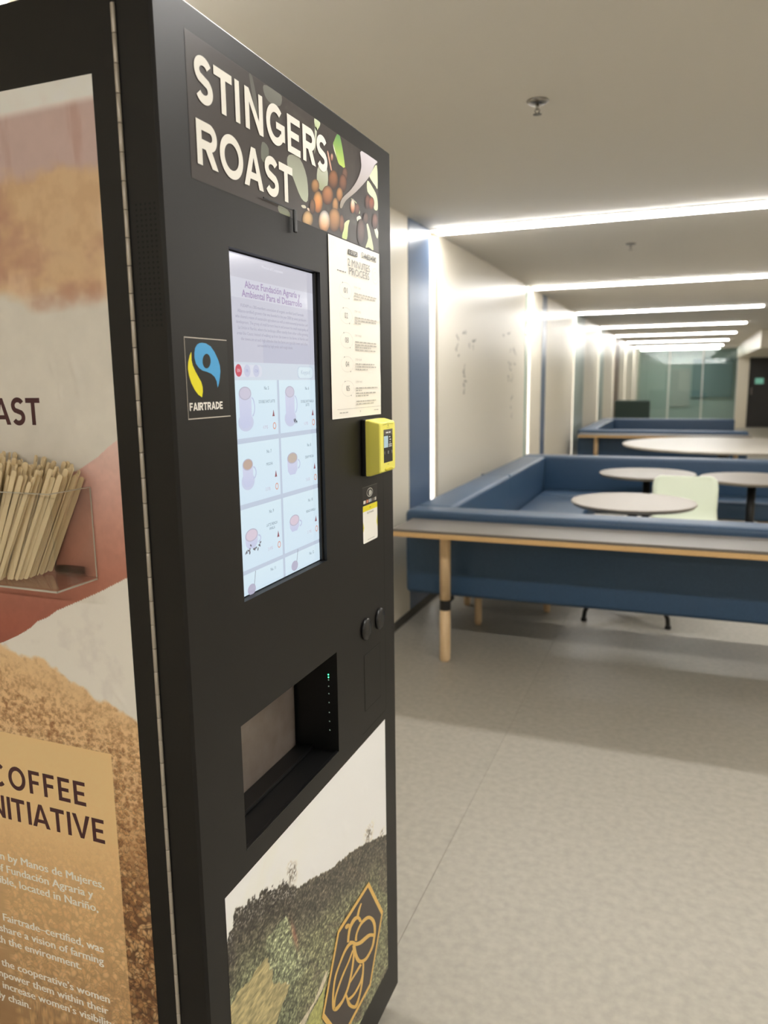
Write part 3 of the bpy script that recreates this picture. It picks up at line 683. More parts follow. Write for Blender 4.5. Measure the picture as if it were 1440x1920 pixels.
def make_ledge(label):
    t = thing('counter_ledge', label, 'counter', (-.3, 3.8, 0), group='counter ledges behind booths')
    box('counter_top', (-1.345, 3.502, .7125), (.765, 3.818, .726), M_LAM, t, .002, 1)
    box('edge_band', (-1.345, 3.50, .688), (.765, 3.818, .712), M_PLY, t, .002, 1)
    for x in (-1.12, .60):
        lathe('leg', [(.024, 0.0), (.028, .012), (.028, .278)], M_WOOD, t, (x, 3.68, 0), 20)
        lathe('leg', [(.028, .332), (.028, .674), (.027, .6875)], M_WOOD, t, (x, 3.68, 0), 20)
        lathe('leg_collar', [(.0295, .2785), (.0295, .3315)], M_METAL, t, (x, 3.68, 0), 20, smooth=False)
        tube('brace', [(x, 3.70, .305), (x, 3.76, .305), (x, 3.816, .305)], .012, M_METAL, t, 8)
    return t
ledge = make_ledge('long grey counter ledge with plywood edge on the back of the near booth')

b2 = copy_tree(booth)
b2.location.y += 6.96
b2['label'] = 'far blue booth sofa down the corridor past the big white table'
l2 = copy_tree(ledge)
l2.location.y += 6.96
l2['label'] = 'far counter ledge with plywood edge behind the big white table'

def make_table(x, y, r, h, label, mtop, group, base=.24, colr=.03):
    t = thing('round_table', label, 'table', (x, y, 0), group=group)
    lathe('table_top', [(r - .012, h - .024), (r - .001, h - .010), (r, h - .004), (r - .003, h)], mtop, t, (x, y, 0), 64, smooth=False)
    lathe('under_plate', [(.13, h - .034), (.13, h - .0245)], M_METAL, t, (x, y, 0), 32, smooth=False)
    lathe('column', [(colr, .12), (colr, h - .0345)], M_METAL, t, (x, y, 0), 24)
    lathe('hub', [(.045, .075), (.05, .09), (.045, .1195)], M_METAL, t, (x, y, 0), 24)
    for sx in (-1, 1):
        for sy in (-1, 1):
            d = Vector((sx, sy * 1.05, 0)) * base
            p = lambda k, z: (x + d.x * k, y + d.y * k, z)
            lg = tube('leg', [p(.12, .098), p(.5, .105), p(.8, .102), p(.92, .088), p(.985, .06), p(1, .022)], [.016, .015, .014, .013, .013, .013], M_METAL, t, 10)
            lathe('foot_glide', [(.018, 0), (.018, .014), (.014, .021)], M_RUBBER, lg, (x + d.x, y + d.y, 0), 14)
    return t
make_table(-.282, 4.86, .368, .711, 'round warm grey table nearest the counter ledge', M_TABLE, 'round tables in the near booth')
make_table(-.271, 6.376, .366, .712, 'round warm grey table at the back left of the near booth', M_TABLE, 'round tables in the near booth')
make_table(.477, 6.258, .366, .712, 'round warm grey table at the back right, partly cut by the frame', M_TABLE, 'round tables in the near booth')
make_table(.40, 9.30, 1.08, .72, 'large white round table standing between the two booths', M_WTABLE, None, base=.45, colr=.06)

def make_chair(x, y, rz, label):
    t = thing('shell_chair', label, 'chair', (0, 0, 0))
    prof = [(-.215, .425, .37), (-.19, .446, .41), (-.10, .446, .44), (0, .438, .45), (.10, .438, .45), (.16, .452, .44), (.195, .49, .425), (.21, .55, .415), (.222, .63, .42), (.235, .70, .425), (.245, .745, .415), (.249, .768, .38), (.251, .778, .32)]
    nu = 13
    V, F = [], []
    for k, (py, pz, wd) in enumerate(prof):
        for i in range(nu):
            s = i / (nu - 1) * 2 - 1
            cv = .018 * s * s
            V.append((s * wd / 2, py - (cv if k > 6 else 0), pz + (cv * .6 if k <= 6 else 0)))
    for k in range(len(prof) - 1):
        for i in range(nu - 1):
            a = k * nu + i
            F.append((a, a + 1, a + nu + 1, a + nu))
    sh = mesh_obj('seat_shell', V, F, M_MINT, t, True)
    md = sh.modifiers.new('thickness', 'SOLIDIFY')
    md.thickness = .012
    for sx in (-1, 1):
        tube('leg', [(sx * .14, -.10, .43), (sx * .19, -.19, .16), (sx * .205, -.215, .0)], .010, M_METAL, t, 10)
        tube('leg', [(sx * .14, .10, .43), (sx * .19, .19, .16), (sx * .205, .215, .0)], .010, M_METAL, t, 10)
        tube('seat_rail', [(sx * .14, -.12, .424), (sx * .14, .12, .424)], .009, M_METAL, t, 8)
    t.location = (x, y, 0)
    t.rotation_euler = (0, 0, rz)
    return t
make_chair(.03, 5.43, math.radians(4), 'pale mint plastic shell chair behind the nearest round table')

def armchair():
    t = thing('armchair', 'dark green upholstered armchair beside the far left wall', 'armchair', (-1.1, 17.4, 0))
    soft_box('backrest', (-1.46, 17.2, .30), (-.74, 17.4, 1.0), M_GREEN, t, .05)
    soft_box('seat', (-1.33, 17.4, .26), (-.87, 17.95, .45), M_GREEN, t, .04)
    soft_box('armrest', (-1.46, 17.4, .26), (-1.335, 17.95, .62), M_GREEN, t, .035)
    soft_box('armrest', (-.865, 17.4, .26), (-.74, 17.95, .62), M_GREEN, t, .035)
    for x in (-1.4, -.8):
        for y in (17.25, 17.88):
            lathe('leg', [(.014, 0), (.02, .27)], M_WOOD, t, (x, y, 0), 12)
armchair()

# ================================================================== the vending machine
XF, YS = -0.557, 0.7465            # front plane, near side plane
YE, ZB, ZT = 1.4625, 0.075, 1.884
XB = -1.28
vm = thing('vending_machine', 'tall black coffee vending machine with touch screen and photo stickers', 'vending machine', (-.9, 1.1, 0))

# cabinet behind the door
cb = bm_box((XB, YS, .055), (-.6095, YE, ZT + .004))
bmesh.ops.delete(cb, geom=[f for f in cb.faces if f.normal.x > .9 or all(v.co.x > -.7 for v in f.verts)], context='FACES_ONLY')
cab = bm_obj('cabinet', cb, M_BLACK, vm)
md = cab.modifiers.new('sheet', 'SOLIDIFY')
md.thickness = .002
md.offset = -1
box('plinth', (XB + .03, YS + .02, .030), (-.60, YE - .012, .0545), M_BLACK2, vm)
for x in (-1.2, -.64):
    for y in (.80, 1.41):
        ft = lathe('foot', [(.024, 0), (.026, .006), (.024, .012), (.010, .014), (.010, .0298)], M_RUBBER, vm, (x, y, 0), 20)

# door with two openings
SCR = (.879, 1.143, 1.1515, 1.6235)
NIC = (.8555, 1.1720, .788, .9785)
def door_mesh():
    V, F = [], []
    c = .0035
    ys = [YS + c, NIC[0], SCR[0], SCR[1], NIC[1], YE - c]
    zs = [ZB + c, NIC[2], NIC[3], SCR[2], SCR[3], ZT - c]
    ids = {}
    def vid(x, y, z):
        k = (round(x, 5), round(y, 5), round(z, 5))
        if k not in ids:
            ids[k] = len(V)
            V.append(k)
        return ids[k]
    for i in range(5):
        for j in range(5):
            cy, cz = (ys[i] + ys[i + 1]) / 2, (zs[j] + zs[j + 1]) / 2
            if (SCR[0] < cy < SCR[1] and SCR[2] < cz < SCR[3]) or (NIC[0] < cy < NIC[1] and NIC[2] < cz < NIC[3]):
                continue
            F.append([vid(XF, ys[i], zs[j]), vid(XF, ys[i + 1], zs[j]), vid(XF, ys[i + 1], zs[j + 1]), vid(XF, ys[i], zs[j + 1])])
    xb = -.6035
    oY, oZ = (YS, YE), (ZB, ZT)
    def edge(a, b, a2, b2):                       # chamfer strip then side face, a->b on the front border, a2->b2 outside
        F.append([vid(*b), vid(*a), vid(*a2), vid(*b2)])
        F.append([vid(*b2), vid(*a2), vid(xb, a2[1], a2[2]), vid(xb, b2[1], b2[2])])
    X2 = XF - c
    for j in range(5):
        def zz(k): return oZ[0] if k == 0 else oZ[1] if k == 5 else zs[k]
        edge((XF, ys[0], zs[j + 1]), (XF, ys[0], zs[j]), (X2, oY[0], zz(j + 1)), (X2, oY[0], zz(j)))
        edge((XF, ys[5], zs[j]), (XF, ys[5], zs[j + 1]), (X2, oY[1], zz(j)), (X2, oY[1], zz(j + 1)))
    for i in range(5):
        def yy(k): return oY[0] if k == 0 else oY[1] if k == 5 else ys[k]
        edge((XF, ys[i], zs[0]), (XF, ys[i + 1], zs[0]), (X2, yy(i), oZ[0]), (X2, yy(i + 1), oZ[0]))
        edge((XF, ys[i + 1], zs[5]), (XF, ys[i], zs[5]), (X2, yy(i + 1), oZ[1]), (X2, yy(i), oZ[1]))
    bm = bmesh.new()
    vs = [bm.verts.new(v) for v in V]
    for f in F:
        bm.faces.new([vs[i] for i in f])
    bmesh.ops.recalc_face_normals(bm, faces=bm.faces[:])
    return bm
door = bm_obj('door', door_mesh(), M_BLACK, vm)

# display recess and display
DX = -.569
def liner(name, x0, r, m, parent, xf=XF):
    y0, y1, z0, z1 = r
    V = [(xf, y0, z0), (xf, y1, z0), (xf, y1, z1), (xf, y0, z1), (x0, y0, z0), (x0, y1, z0), (x0, y1, z1), (x0, y0, z1)]
    F = [(0, 4, 5, 1), (1, 5, 6, 2), (2, 6, 7, 3), (3, 7, 4, 0), (4, 7, 6, 5)]
    return mesh_obj(name, V, F, m, parent)
bez = liner('screen_bezel', DX - .002, SCR, mat('bezel_black', (10, 10, 11), .55), vm)
box('bezel_trim', (DX - .0015, 1.1385, 1.1515), (DX + .0055, 1.1425, 1.6235), M_BLACK2, bez, .001, 1)
sp = Print('front', DX, .0001)
KS = .569 / .56
SY = lambda u: (.88 + .238 * u) * KS
SZ = lambda v: 1.45 + (1.617 - .462 * v - 1.45) * KS
UL, UR = -.055, 1.028
def R_(u0, v0, u1, v1, c, l=1, c2=None): sp.rect(SY(u0), SZ(v1), SY(u1), SZ(v0), c, l, c2)
R_(UL, -.004, UR, .994, (196, 208, 226), 0)
R_(UL, -.004, UR, .062, (204, 203, 214), 1)
R_(UL, .062, UR, .118, (216, 217, 228), 1)
R_(UL, .118, UR, .30, (206, 206, 219), 1, (202, 203, 218))
R_(.34, .235, .93, .30, (194, 196, 214), 2)
R_(UL, .30, UR, .352, (212, 222, 234), 1)
TXT = (166, 144, 184)
sp.text('About Fundación Agraría y', SY(.16), SZ(.087), .0092, TXT, 3, width=.238 * KS * .67, bold=.012)
sp.text('Ambiental Para el Desarrollo', SY(.126), SZ(.1135), .0092, TXT, 3, width=.238 * KS * .725, bold=.012)
body = ['FUDAM is a 300-members association of organic certified (and Fairtrade', 'Alliance-certified) growers that was founded in the year 2000 by seven producers',
        'who shared a vision of sustainable agriculture as well as environmental protection and', 'development. The group of small farmers lives in and around the small municipality of',
        'La Unión in Nariño, where the landscape differs starkly from other coffee growing', 'areas like Cauca: instead of walking up from the town to the farms, in Nariño and',
        'the towns are at such high altitudes that the farms are typically lower and often', 'surrounded by high peaks and rough shade.']
for i, s in enumerate(body):
    a, b = [(.11, .87), (.075, .905), (.05, .925), (.055, .93), (.075, .925), (.06, .925), (.10, .915), (.275, .71)][i]
    sp.text(s, SY(a), SZ(.143 + i * .0157), .0042, (166, 164, 182), 3, width=(b - a) * .238 * KS)
sp.text('Member of Cooperative', SY(.36), SZ(.021), .0042, (232, 232, 240), 3, width=.25 * .238 * KS)
sp.rrect(SY(-.03), SZ(.343), SY(.317), SZ(.307), .008, (222, 226, 238), 2)
sp.ell(SY(.059), SZ(.324), .0085, .0085, (206, 84, 104), 3)
sp.text('EN', SY(.059), SZ(.3285), .0042, (244, 214, 222), 4, align='c')
for u, s in ((.15, 'FR'), (.25, 'CN')):
    sp.ell(SY(u), SZ(.3245), .0085, .0085, (204, 208, 230), 3)
    sp.text(s, SY(u), SZ(.329), .0042, (168, 176, 212), 4, align='c')
sp.rrect(SY(.763), SZ(.347), SY(.985), SZ(.308), .008, (196, 210, 228), 2)
sp.rrect(SY(.769), SZ(.3455), SY(.979), SZ(.3095), .0075, (222, 238, 246), 3)
sp.text('Keypad', SY(.874), SZ(.333), .0062, (182, 196, 214), 4, align='c', width=.030)
CARD, INKC = (220, 240, 250), (112, 128, 142)
rows = [(.352, .521), (.536, .716), (.731, .917), (.930, .994)]
for v0, v1 in rows:
    for u0, u1 in ((-.03, .488), (.514, 1.028)):
        R_(u0, v0, u1, v1, CARD, 2, (216, 236, 250))
def mug(u, v, ru, rv, vb, coffee, saucer=True, body_c=(214, 218, 240), hd=True):
    U = lambda k: SY(u + k)
    if saucer:
        sp.ell(SY(u), SZ(vb - .022), ru * .238 * 1.25, .0125, (204, 210, 234), 3)
    sp.poly([(U(-ru), SZ(v)), (U(ru), SZ(v)), (U(ru * .92), SZ(vb - .02)), (U(ru * .5), SZ(vb - .006)), (U(-ru * .5), SZ(vb - .006)), (U(-ru * .92), SZ(vb - .02))], body_c, 4, (202, 208, 236))
    if hd:
        sp.ring(U(ru * 1.02), SZ(v * .62 + vb * .38), .0085, (vb - v) * .462 * .28, .0024, (196, 204, 232), 4, n=16, t0=-85, t1=85)
    sp.ell(SY(u), SZ(v), ru * .238, rv * .462, (190, 188, 206), 5)
    sp.ell(SY(u), SZ(v), ru * .238 * .86, rv * .462 * .84, coffee, 6)
mug(.115, .39, .068, .020, .497, (208, 204, 222))
mug(.648, .39, .062, .019, .498, (208, 204, 222))
mug(.112, .600, .058, .018, .672, (196, 172, 158))
mug(.654, .607, .070, .019, .668, (198, 184, 172), saucer=False)
mug(.122, .815, .072, .020, .862, (222, 208, 222), saucer=False)
mug(.656, .817, .068, .019, .860, (222, 206, 220), saucer=False)
for u, v in ((.10, .982), (.64, .972)):
    sp.ell(SY(u), SZ(v), .011, .008, (186, 184, 206), 4)
    sp.stroke([(SY(u + .03), SZ(v - .01)), (SY(u + .05), SZ(v - .052))], .0014, (150, 154, 166), 5)
rg = random.Random(3)
for k in range(14):
    sp.ell(SY(.05 + rg.random() * .19), SZ(.845 + rg.random() * .022), .0026, .0014, (120, 116, 124), 7, rot=rg.random() * 3)
for k in range(6):
    sp.ell(SY(.67 + rg.random() * .06), SZ(.480 + rg.random() * .010), .0026, .0012, (96, 100, 112), 7, rot=rg.random() * 3)
items = [(.36, .375, 'No. 5', [('DOUBLE SHOT LATTE', .417, .19)], .454, .494, '4.09$'), (.889, .379, 'No. 6', [('DOUBLE SHOT VANILLA', .424, .185), ('LATTE', .436, .05)], .463, .497, '4.39$'),
         (.363, .570, 'No. 7', [('MOCHA', .611, .075)], .646, .687, '3.59$'), (.895, .572, 'No. 8', [('CREAMY MOCHA', .614, .125)], .650, .690, '3.65$'),
         (.365, .760, 'No. 9', [('LATTE FRENCH', .803, .13), ('VANILLA', .816, .07)], .842, .878, '3.49$'), (.893, .764, 'No. 10', [('FRENCH VANILLA', .803, .135)], .838, .875, '3.19$'),
         (.36, .947, 'No. 11', [], None, None, ''), (.888, .953, 'No. 12', [], None, None, '')]
for u, v, no, names, fv, dv, price in items:
    sp.text(no, SY(u), SZ(v + .006), .0048, INKC, 4, align='c', xs=.85)
    for s, vv, wd in names:
        sp.text(s, SY(u), SZ(vv + .004), .0042, INKC, 4, align='c', width=wd * .238 * KS)
    if fv:
        sp.poly([(SY(u + .058), SZ(fv + .010)), (SY(u + .086), SZ(fv + .010)), (SY(u + .080), SZ(fv)), (SY(u + .073), SZ(fv - .011)), (SY(u + .066), SZ(fv))], (150, 84, 96), 4)
        sp.ring(SY(u + .08), SZ(dv), .0048, .0052, .0016, (226, 160, 140), 4, n=18)
        sp.text(price, SY(u - .03), SZ(dv + .006), .0048, (206, 196, 214), 4, align='c', xs=.9)
sp.build('display', M_SCREEN, bez)

# dispensing niche
NX = -.645
ni = liner('dispensing_niche', NX, NIC, M_INNER, vm)
for f in ni.data.polygons: f.flip() if False else None
bp_ = box('back_panel', (NX + .0005, NIC[0] + .001, .7895), (NX + .003, 1.1655, .9765), M_STEEL, ni, .001, 1)
tag(bp_, 'dull reflective metal back panel')
box('tray_grille', (NX + .004, NIC[0] + .001, .7885), (-.610, NIC[1] - .001, .7925), M_INNER, ni, .0012, 2)
box('tray_lip', (-.6095, NIC[0] + .001, .7885), (-.6065, NIC[1] - .001, .7945), M_BLACK2, ni, .001, 2)
box('front_lip', (XF - .006, NIC[0] + .0005, .7885), (XF + .0004, NIC[1] - .0005, .7905), M_BLACK2, ni, .0008, 2)
gg = mat('green_indicator', (40, 220, 110), .3, emit=((.05, 1.0, .35), 2.5))
gw = mat('pale_indicator', (190, 220, 210), .3, emit=((.5, .7, .6), .05))
for k, (z, g) in enumerate(((.934, 1), (.929, 1), (.924, 0), (.912, 0), (.898, 0), (.881, 0), (.862, 0), (.845, 0), (.828, 0))):
    lathe('indicator_light', [(.0012, 0), (.0008, .0006)], gg if g else gw, ni, (0, 0, 0), 8).data.transform(
        Matrix.Translation(Vector((-.5745, NIC[1] - .0002, z)) - root_loc(ni)) @ Matrix.Rotation(math.radians(90), 4, 'X') @ Matrix.Translation(root_loc(ni)))

# hinge with knuckles
hg = box('hinge', (-.6078, YS - .0008, ZB + .005), (-.6032, YS + .003, ZT - .002), M_BLACK2, vm)
kn = None
z = ZB + .006
while z < ZT - .035:
    g = .0062 if abs(z - .998) < .015 and z < .999 else .0007
    if kn is None:
        kn = lathe('knuckle', [(.0023, 0), (.0026, .0006), (.0026, .0294), (.0023, .03)], M_HINGE, hg, (0, 0, 0), 12)
        kn.data.transform(Matrix.Translation(root_loc(hg)))
        k = kn
    else:
        k = kn.copy()
        COL.objects.link(k)
    k.location = Vector((-.6055, YS - .0022, z)) - root_loc(hg)
    z += .030 + g

# speaker perforations on the door's edge
V, F = [], []
for r in range(24):
    for c in range(5):
        x, zz = -.5925 + c * .0063, 1.5175 + r * .0058
        i = len(V)
        V += [(x + .0014 * math.cos(a * math.pi / 4), YS - .0002, zz + .0014 * math.sin(a * math.pi / 4)) for a in range(8)]
        F.append(tuple(range(i, i + 8)))
sg = mesh_obj('speaker_grille', V, F, mat('perforation', (8, 8, 8), .8), vm)
tag(sg, 'block of small round speaker perforations', kind='stuff')

# ------------------------------------------------------------------ header banner
def ban_fn(U, V_):
    n1, n2 = fbm(U * 14, V_ * 22, 3), fbm(U * 40, V_ * 16, 9)
    c = np.ones(U.shape + (3,)) * np.array((62, 55, 52.))
    c = mixc(c, (96, 94, 86), .8 * sst(.55, .8, n1) * sst(.90, 1.0, U))
    c = mixc(c, (44, 38, 36), .7 * sst(.5, .75, n2) * sst(1.05, 1.15, U))
    return c
ban = painted('header_banner', 'front', XF + .0003, np.linspace(.8053, 1.3976, 150), np.linspace(1.6897, 1.8518, 50), ban_fn, vm)
def smooth(pts, n=3):
    P, Q = [np.array(p) for p in pts], []
    for i in range(len(P)):
        p0, p1, p2, p3 = P[i - 1], P[i], P[(i + 1) % len(P)], P[(i + 2) % len(P)]
        for t in np.linspace(0, 1, n, endpoint=False):
            Q.append(tuple(.5 * (2 * p1 + (p2 - p0) * t + (2 * p0 - 5 * p1 + 4 * p2 - p3) * t * t + (3 * p1 - p0 - 3 * p2 + p3) * t ** 3)))
    return Q
def clipb(pts): return [(min(max(u, .8056), 1.3973), min(max(v, 1.6900), 1.8515)) for u, v in pts]
for i, (pts, (c1, c2)) in enumerate(LEAF):
    pb = Print('front', XF + .0003, .000015)
    pb.poly(clipb(smooth(pts, 3)), c1, (48 if i == 2 else 1), c2)
    pb.build('printed_branch' if i == 2 else 'printed_leaf', M_PRINT, ban)
for i, (cu, cv, au, av, bu, bv, c1, c2) in enumerate(BERRY):
    pb = Print('front', XF + .0003, .000015)
    pts = [(cu + au * math.cos(t) + bu * math.sin(t), cv + av * math.cos(t) + bv * math.sin(t)) for t in [2 * math.pi * k / 22 for k in range(22)]]
    mid = tuple((p * .6 + q * .4) for p, q in zip(c1, c2))
    n0, nr = len(pts), 5
    cen = (cu + bu * -.25, cv + bv * -.25)
    for r in range(nr):
        k0, k1 = 1 - r / nr, 1 - (r + 1) / nr
        for j in range(n0):
            quad, cols = [], []
            for jj, k in ((j, k0), ((j + 1) % n0, k0), ((j + 1) % n0, k1), (j, k1)):
                quad.append((cen[0] + (pts[jj][0] - cen[0]) * k, cen[1] + (pts[jj][1] - cen[1]) * k))
            quad = clipb(quad)
            i0 = len(pb.V)
            for (u, v), k in zip(quad, (k0, k0, k1, k1)):
                tt = min(max((v - (cv + bv)) / (-2 * bv if bv else 1), 0), 1)
                base = np.array(c2) * (1 - tt) + np.array(c1) * tt
                pb.V.append(pb.pt(u, v, 2 + i * 2))
                pb.C.append(lin(tuple(base * (1.06 - .55 * k ** 3))))
            pb.F.append((i0, i0 + 3, i0 + 2, i0 + 1) if False else (i0, i0 + 1, i0 + 2, i0 + 3))
    pb.build('printed_berry', M_PRINT, ban)
WHT = (238, 234, 224)
def letters(side_, plane, rows, t_, col, parent, eps=.00003):
    for ch, a, b, z0, z1 in rows:
        pl = Print(side_, plane, eps)
        glyph(pl, ch, a, b, z0, z1, t_, col, 1)
        pl.build('letter', M_PRINT, parent)
rows = []
for zb_, zt, L in ((1.7806, 1.8318, (('S', .8198, .8570), ('T', .8602, .9007), ('I', .9073, .9180), ('N', .9309, .9766), ('G', .9854, 1.0376), ('E', 1.0455, 1.0850), ('R', 1.0933, 1.1360), ('S', 1.1402, 1.1780))),
                   (1.7088, 1.7596, (('R', .8180, .8620), ('O', .8666, .9208), ('A', .9227, .9721), ('S', .9768, 1.0148), ('T', 1.0166, 1.0571)))):
    for ch, a, b in L:
        o_ = .0012 if ch in 'SGO' else 0
        rows.append((ch, a, b, zb_ - o_, zt + o_))
letters('front', XF + .0011, rows, .0106, WHT, ban)
lt = box('latch', (XF + .0035, 1.0485, 1.6685), (XF + .0075, 1.0565, 1.7010), M_BLACK2, vm, .0015, 2)
box('latch_arm', (XF + .0035, .965, 1.6990), (XF + .0050, 1.0484, 1.7008), M_BLACK2, lt)

# ------------------------------------------------------------------ landscape sticker
SKYX, SKYZ = np.array([p[0] for p in SKY]), np.array([p[1] for p in SKY])
def land_fn(U, V_):
    s = np.interp(U, SKYX, SKYZ)
    ta = sst(1.02, .96, U)
    s = s + ta * (fbm(U * 90, V_ * 90, 31) - .5) * .030 + (fbm(U * 160, V_ * 20, 33, 3) - .5) * .010
    d = s - V_
    c = np.ones(U.shape + (3,)) * np.array((238, 233, 222.))
    c = mixc(c, (206, 207, 208), .75 * sst(.35, .75, fbm(U * 5 + V_ * 5, V_ * 9 - U * 7, 12)) * sst(1.15, .82, U))
    hill = np.ones(U.shape + (3,)) * np.array((76, 71, 60.))
    hill = mixc(hill, (116, 116, 86), sst(.03, .14, d + .05 * (fbm(U * 12, V_ * 20, 5) - .5)))
    hill = mixc(hill, (58, 53, 45), ta * sst(.075, .02, d))
    hill = mixc(hill, (104, 108, 82), ta * sst(.05, .16, d))
    wu, wv = U + (fbm(U * 60, V_ * 60, 71) - .5) * .02, V_ + (fbm(U * 60, V_ * 60, 77) - .5) * .014
    hill = mixc(hill, (134, 140, 108), inpoly(wu, wv, BUSH) * .85)
    hill = mixc(hill, (88, 80, 66), .8 * sst(.52, .68, fbm(U * 22 + V_ * 20, V_ * 14, 25)) * sst(.60, .50, V_) * sst(.98, 1.05, U))
    n = fbm(U * 190, V_ * 260, 41, 3)
    n2 = fbm(U * 420 + V_ * 200, V_ * 420, 47, 2)
    hill = (hill * .86 + 8) * (0.26 + 1.75 * n * (.2 + 1.45 * n2))[..., None]
    hill = mixc(hill, (176, 110, 92), .6 * np.exp(-(((U - .985 - (.555 - V_) * .3) / .006) ** 2 + ((V_ - .555) / .03) ** 2)))
    fld = np.array((172, 160, 116.)) * (0.66 + .62 * fbm(U * 90 + V_ * 60, V_ * 240, 51, 3))[..., None]
    k = inpoly(wu, wv, FIELD)[..., None]
    hill = np.where(k, fld, hill)
    hill = np.where(inpoly(U, V_, MEADOW)[..., None], np.array((164, 164, 100.)) * (0.75 + .5 * n)[..., None], hill)
    hill = np.where(inpoly(U, V_, PATH)[..., None], np.array((206, 196, 172.)) * (0.8 + .35 * n)[..., None], hill)
    hill = np.where(inpoly(U, V_, PATCH2)[..., None], np.array((178, 184, 140.)) * (0.8 + .35 * n)[..., None], hill)
    m = sst(-.0012, .0012, d)
    m = m * (1 - ta * .75 * sst(.62, .74, n2) * sst(.05, .0, d))
    c = c * (1 - m[..., None]) + hill * m[..., None]
    for (tx, tz, hh, ww) in ((.978, .668, .030, .008), (.992, .663, .024, .006), (1.303, .545, .026, .016), (1.375, .506, .012, .01)):
        tr = np.exp(-((U - tx) / ww) ** 2) * sst(tz - hh * .9, tz, V_) * sst(tz + hh, tz + hh * .4, V_) * sst(.40, .62, fbm(U * 260, V_ * 260, 61, 2))
        c = mixc(c, (96, 88, 76), np.clip(tr, 0, 1) * .9)
    return c
def blister(spots):
    def f(U, V_):
        d = np.zeros(U.shape)
        for cu, cv, a, b, h, r in spots:
            x, y = U - cu, V_ - cv
            xr, yr = x * math.cos(r) + y * math.sin(r), -x * math.sin(r) + y * math.cos(r)
            d += h * np.exp(-(xr / a) ** 2 - (yr / b) ** 2)
        return d
    return f
land = painted('landscape_sticker', 'front', XF + .0003, np.linspace(.7962, 1.3980, 330), np.linspace(.165, .7535, 520), land_fn, vm, gain=1.25,
               disp=blister([(1.19, .625, .010, .026, .0012, .5), (1.06, .625, .005, .014, .0008, .5), (1.29, .655, .006, .014, .0008, .5)]))
pe = Print('front', XF + .0003, .00012)
GOLD = (234, 192, 104)
hc, hr = (1.2205, .3255), .1445
hexp = lambda r: [(hc[0] + r * math.cos(math.radians(60 * k)), hc[1] + r * .925 * math.sin(math.radians(60 * k))) for k in range(6)]
pe.poly(hexp(hr + .004), (70, 62, 58), 9)
pe.stroke(hexp(hr), .0095, GOLD, 10, closed=True)
for i, st in enumerate(BEE):
    pe.strip(st[0::2], st[1::2], GOLD, 10 + .2 * (i + 1))
pe.build('gold_emblem', M_PRINT, land)

# ------------------------------------------------------------------ paper notice
nt_ = painted('notice_sheet', 'front', XF + .0012, np.linspace(1.1738, 1.3952, 30), np.linspace(1.3882, 1.6876, 40),
              lambda U, V_: np.ones(U.shape + (3,)) * np.array((246, 241, 230.)), vm,
              disp=lambda U, V_: .0012 * (fbm(U * 25, V_ * 25, 91, 2) - .4) * sst(1.20, 1.38, U))
pn = Print('front', XF + .0026, .0001)
NU = lambda u: 1.174 + .221 * u
NV = lambda v: 1.687 - .299 * v
G1, G2, G3 = (60, 58, 56), (120, 117, 112), (182, 177, 168)
pn.rect(NU(.345), NV(.067), NU(.523), NV(.040), (48, 46, 45), 1)
pn.text('5 STEPS', NU(.434), NV(.0615), .0050, (226, 222, 212), 2, align='c', width=.033)
pn.text('514-653-4740', NU(.611), NV(.060), .0092, (44, 42, 42), 1, width=.221 * .31, bold=.02)
pn.text('2 MINUTES', NU(.333), NV(.131), .0118, G2, 1, width=.221 * .447)
pn.text('PROCESS', NU(.356), NV(.178), .0118, G2, 1, width=.221 * .408)
pn.greek(NU(.129), NV(.177), .221 * .163, .0028, G2, 1, 3)
pn.ring(NU(.893), NV(.143), .0145, .0145, .0012, (222, 217, 208), 1)
pn.ring(NU(.893), NV(.143), .0075, .0075, .0012, (222, 217, 208), 1)
steps = [(.275, '01', .243, [(.276, .47), (.291, .46), (.308, .14)]), (.415, '02', .381, [(.414, .46), (.430, .45), (.447, .12)]),
         (.553, '03', .520, [(.555, .45), (.571, .46), (.586, .33), (.602, .45)]), (.690, '04', .660, [(.684, .40), (.700, .46), (.716, .25)]),
         (.829, '05', .791, [(.826, .46), (.841, .12), (.857, .42), (.873, .26)])]
for i, (vc, s, hs, lines) in enumerate(steps):
    uc = .28 + .002 * i
    pn.ring(NU(uc), NV(vc), .0262, .0135, .0005, (196, 191, 182), 1, n=44, t0=130, t1=-40 + 0)
    pn.ring(NU(uc), NV(vc), .0262, .0135, .0005, (206, 201, 192), 1, n=44, t0=140, t1=310)
    pn.ell(NU(uc - .055), NV(vc - .041), .0011, .0011, G1, 2, n=10)
    pn.ell(NU(uc + .06), NV(vc + .041), .0011, .0011, G1, 2, n=10)
    pn.text(s, NU(uc), NV(vc + .014), .0092, G2, 2, align='c', width=.0145)
    pn.text('STEP ' + ('ONE', 'TWO', 'THREE', 'FOUR', 'FIVE')[i], NU(.444), NV(hs + .006), .0034, G3, 1, width=.029)
    for k, (v, wd) in enumerate(lines):
        pn.greek(NU(.447), NV(v + .005), wd * .221, .0034, G3, 1, i * 10 + k)
for k, (v, wd) in enumerate(((.906, .42), (.922, .38))):
    pn.greek(NU(.451), NV(v + .004), wd * .221, .0030, G3, 1, 70 + k)
pn.rect(NU(.078), NV(.9475), NU(.976), NV(.9455), G3, 1)
pn.greek(NU(.122), NV(.970), .221 * .17, .0030, G3, 1, 81)
pn.rect(NU(.527), NV(.972), NU(.534), NV(.962), G2, 1)
pn.greek(NU(.83), NV(.970), .221 * .10, .0024, G3, 1, 83)
pn.build('printing', M_PRINT, nt_)

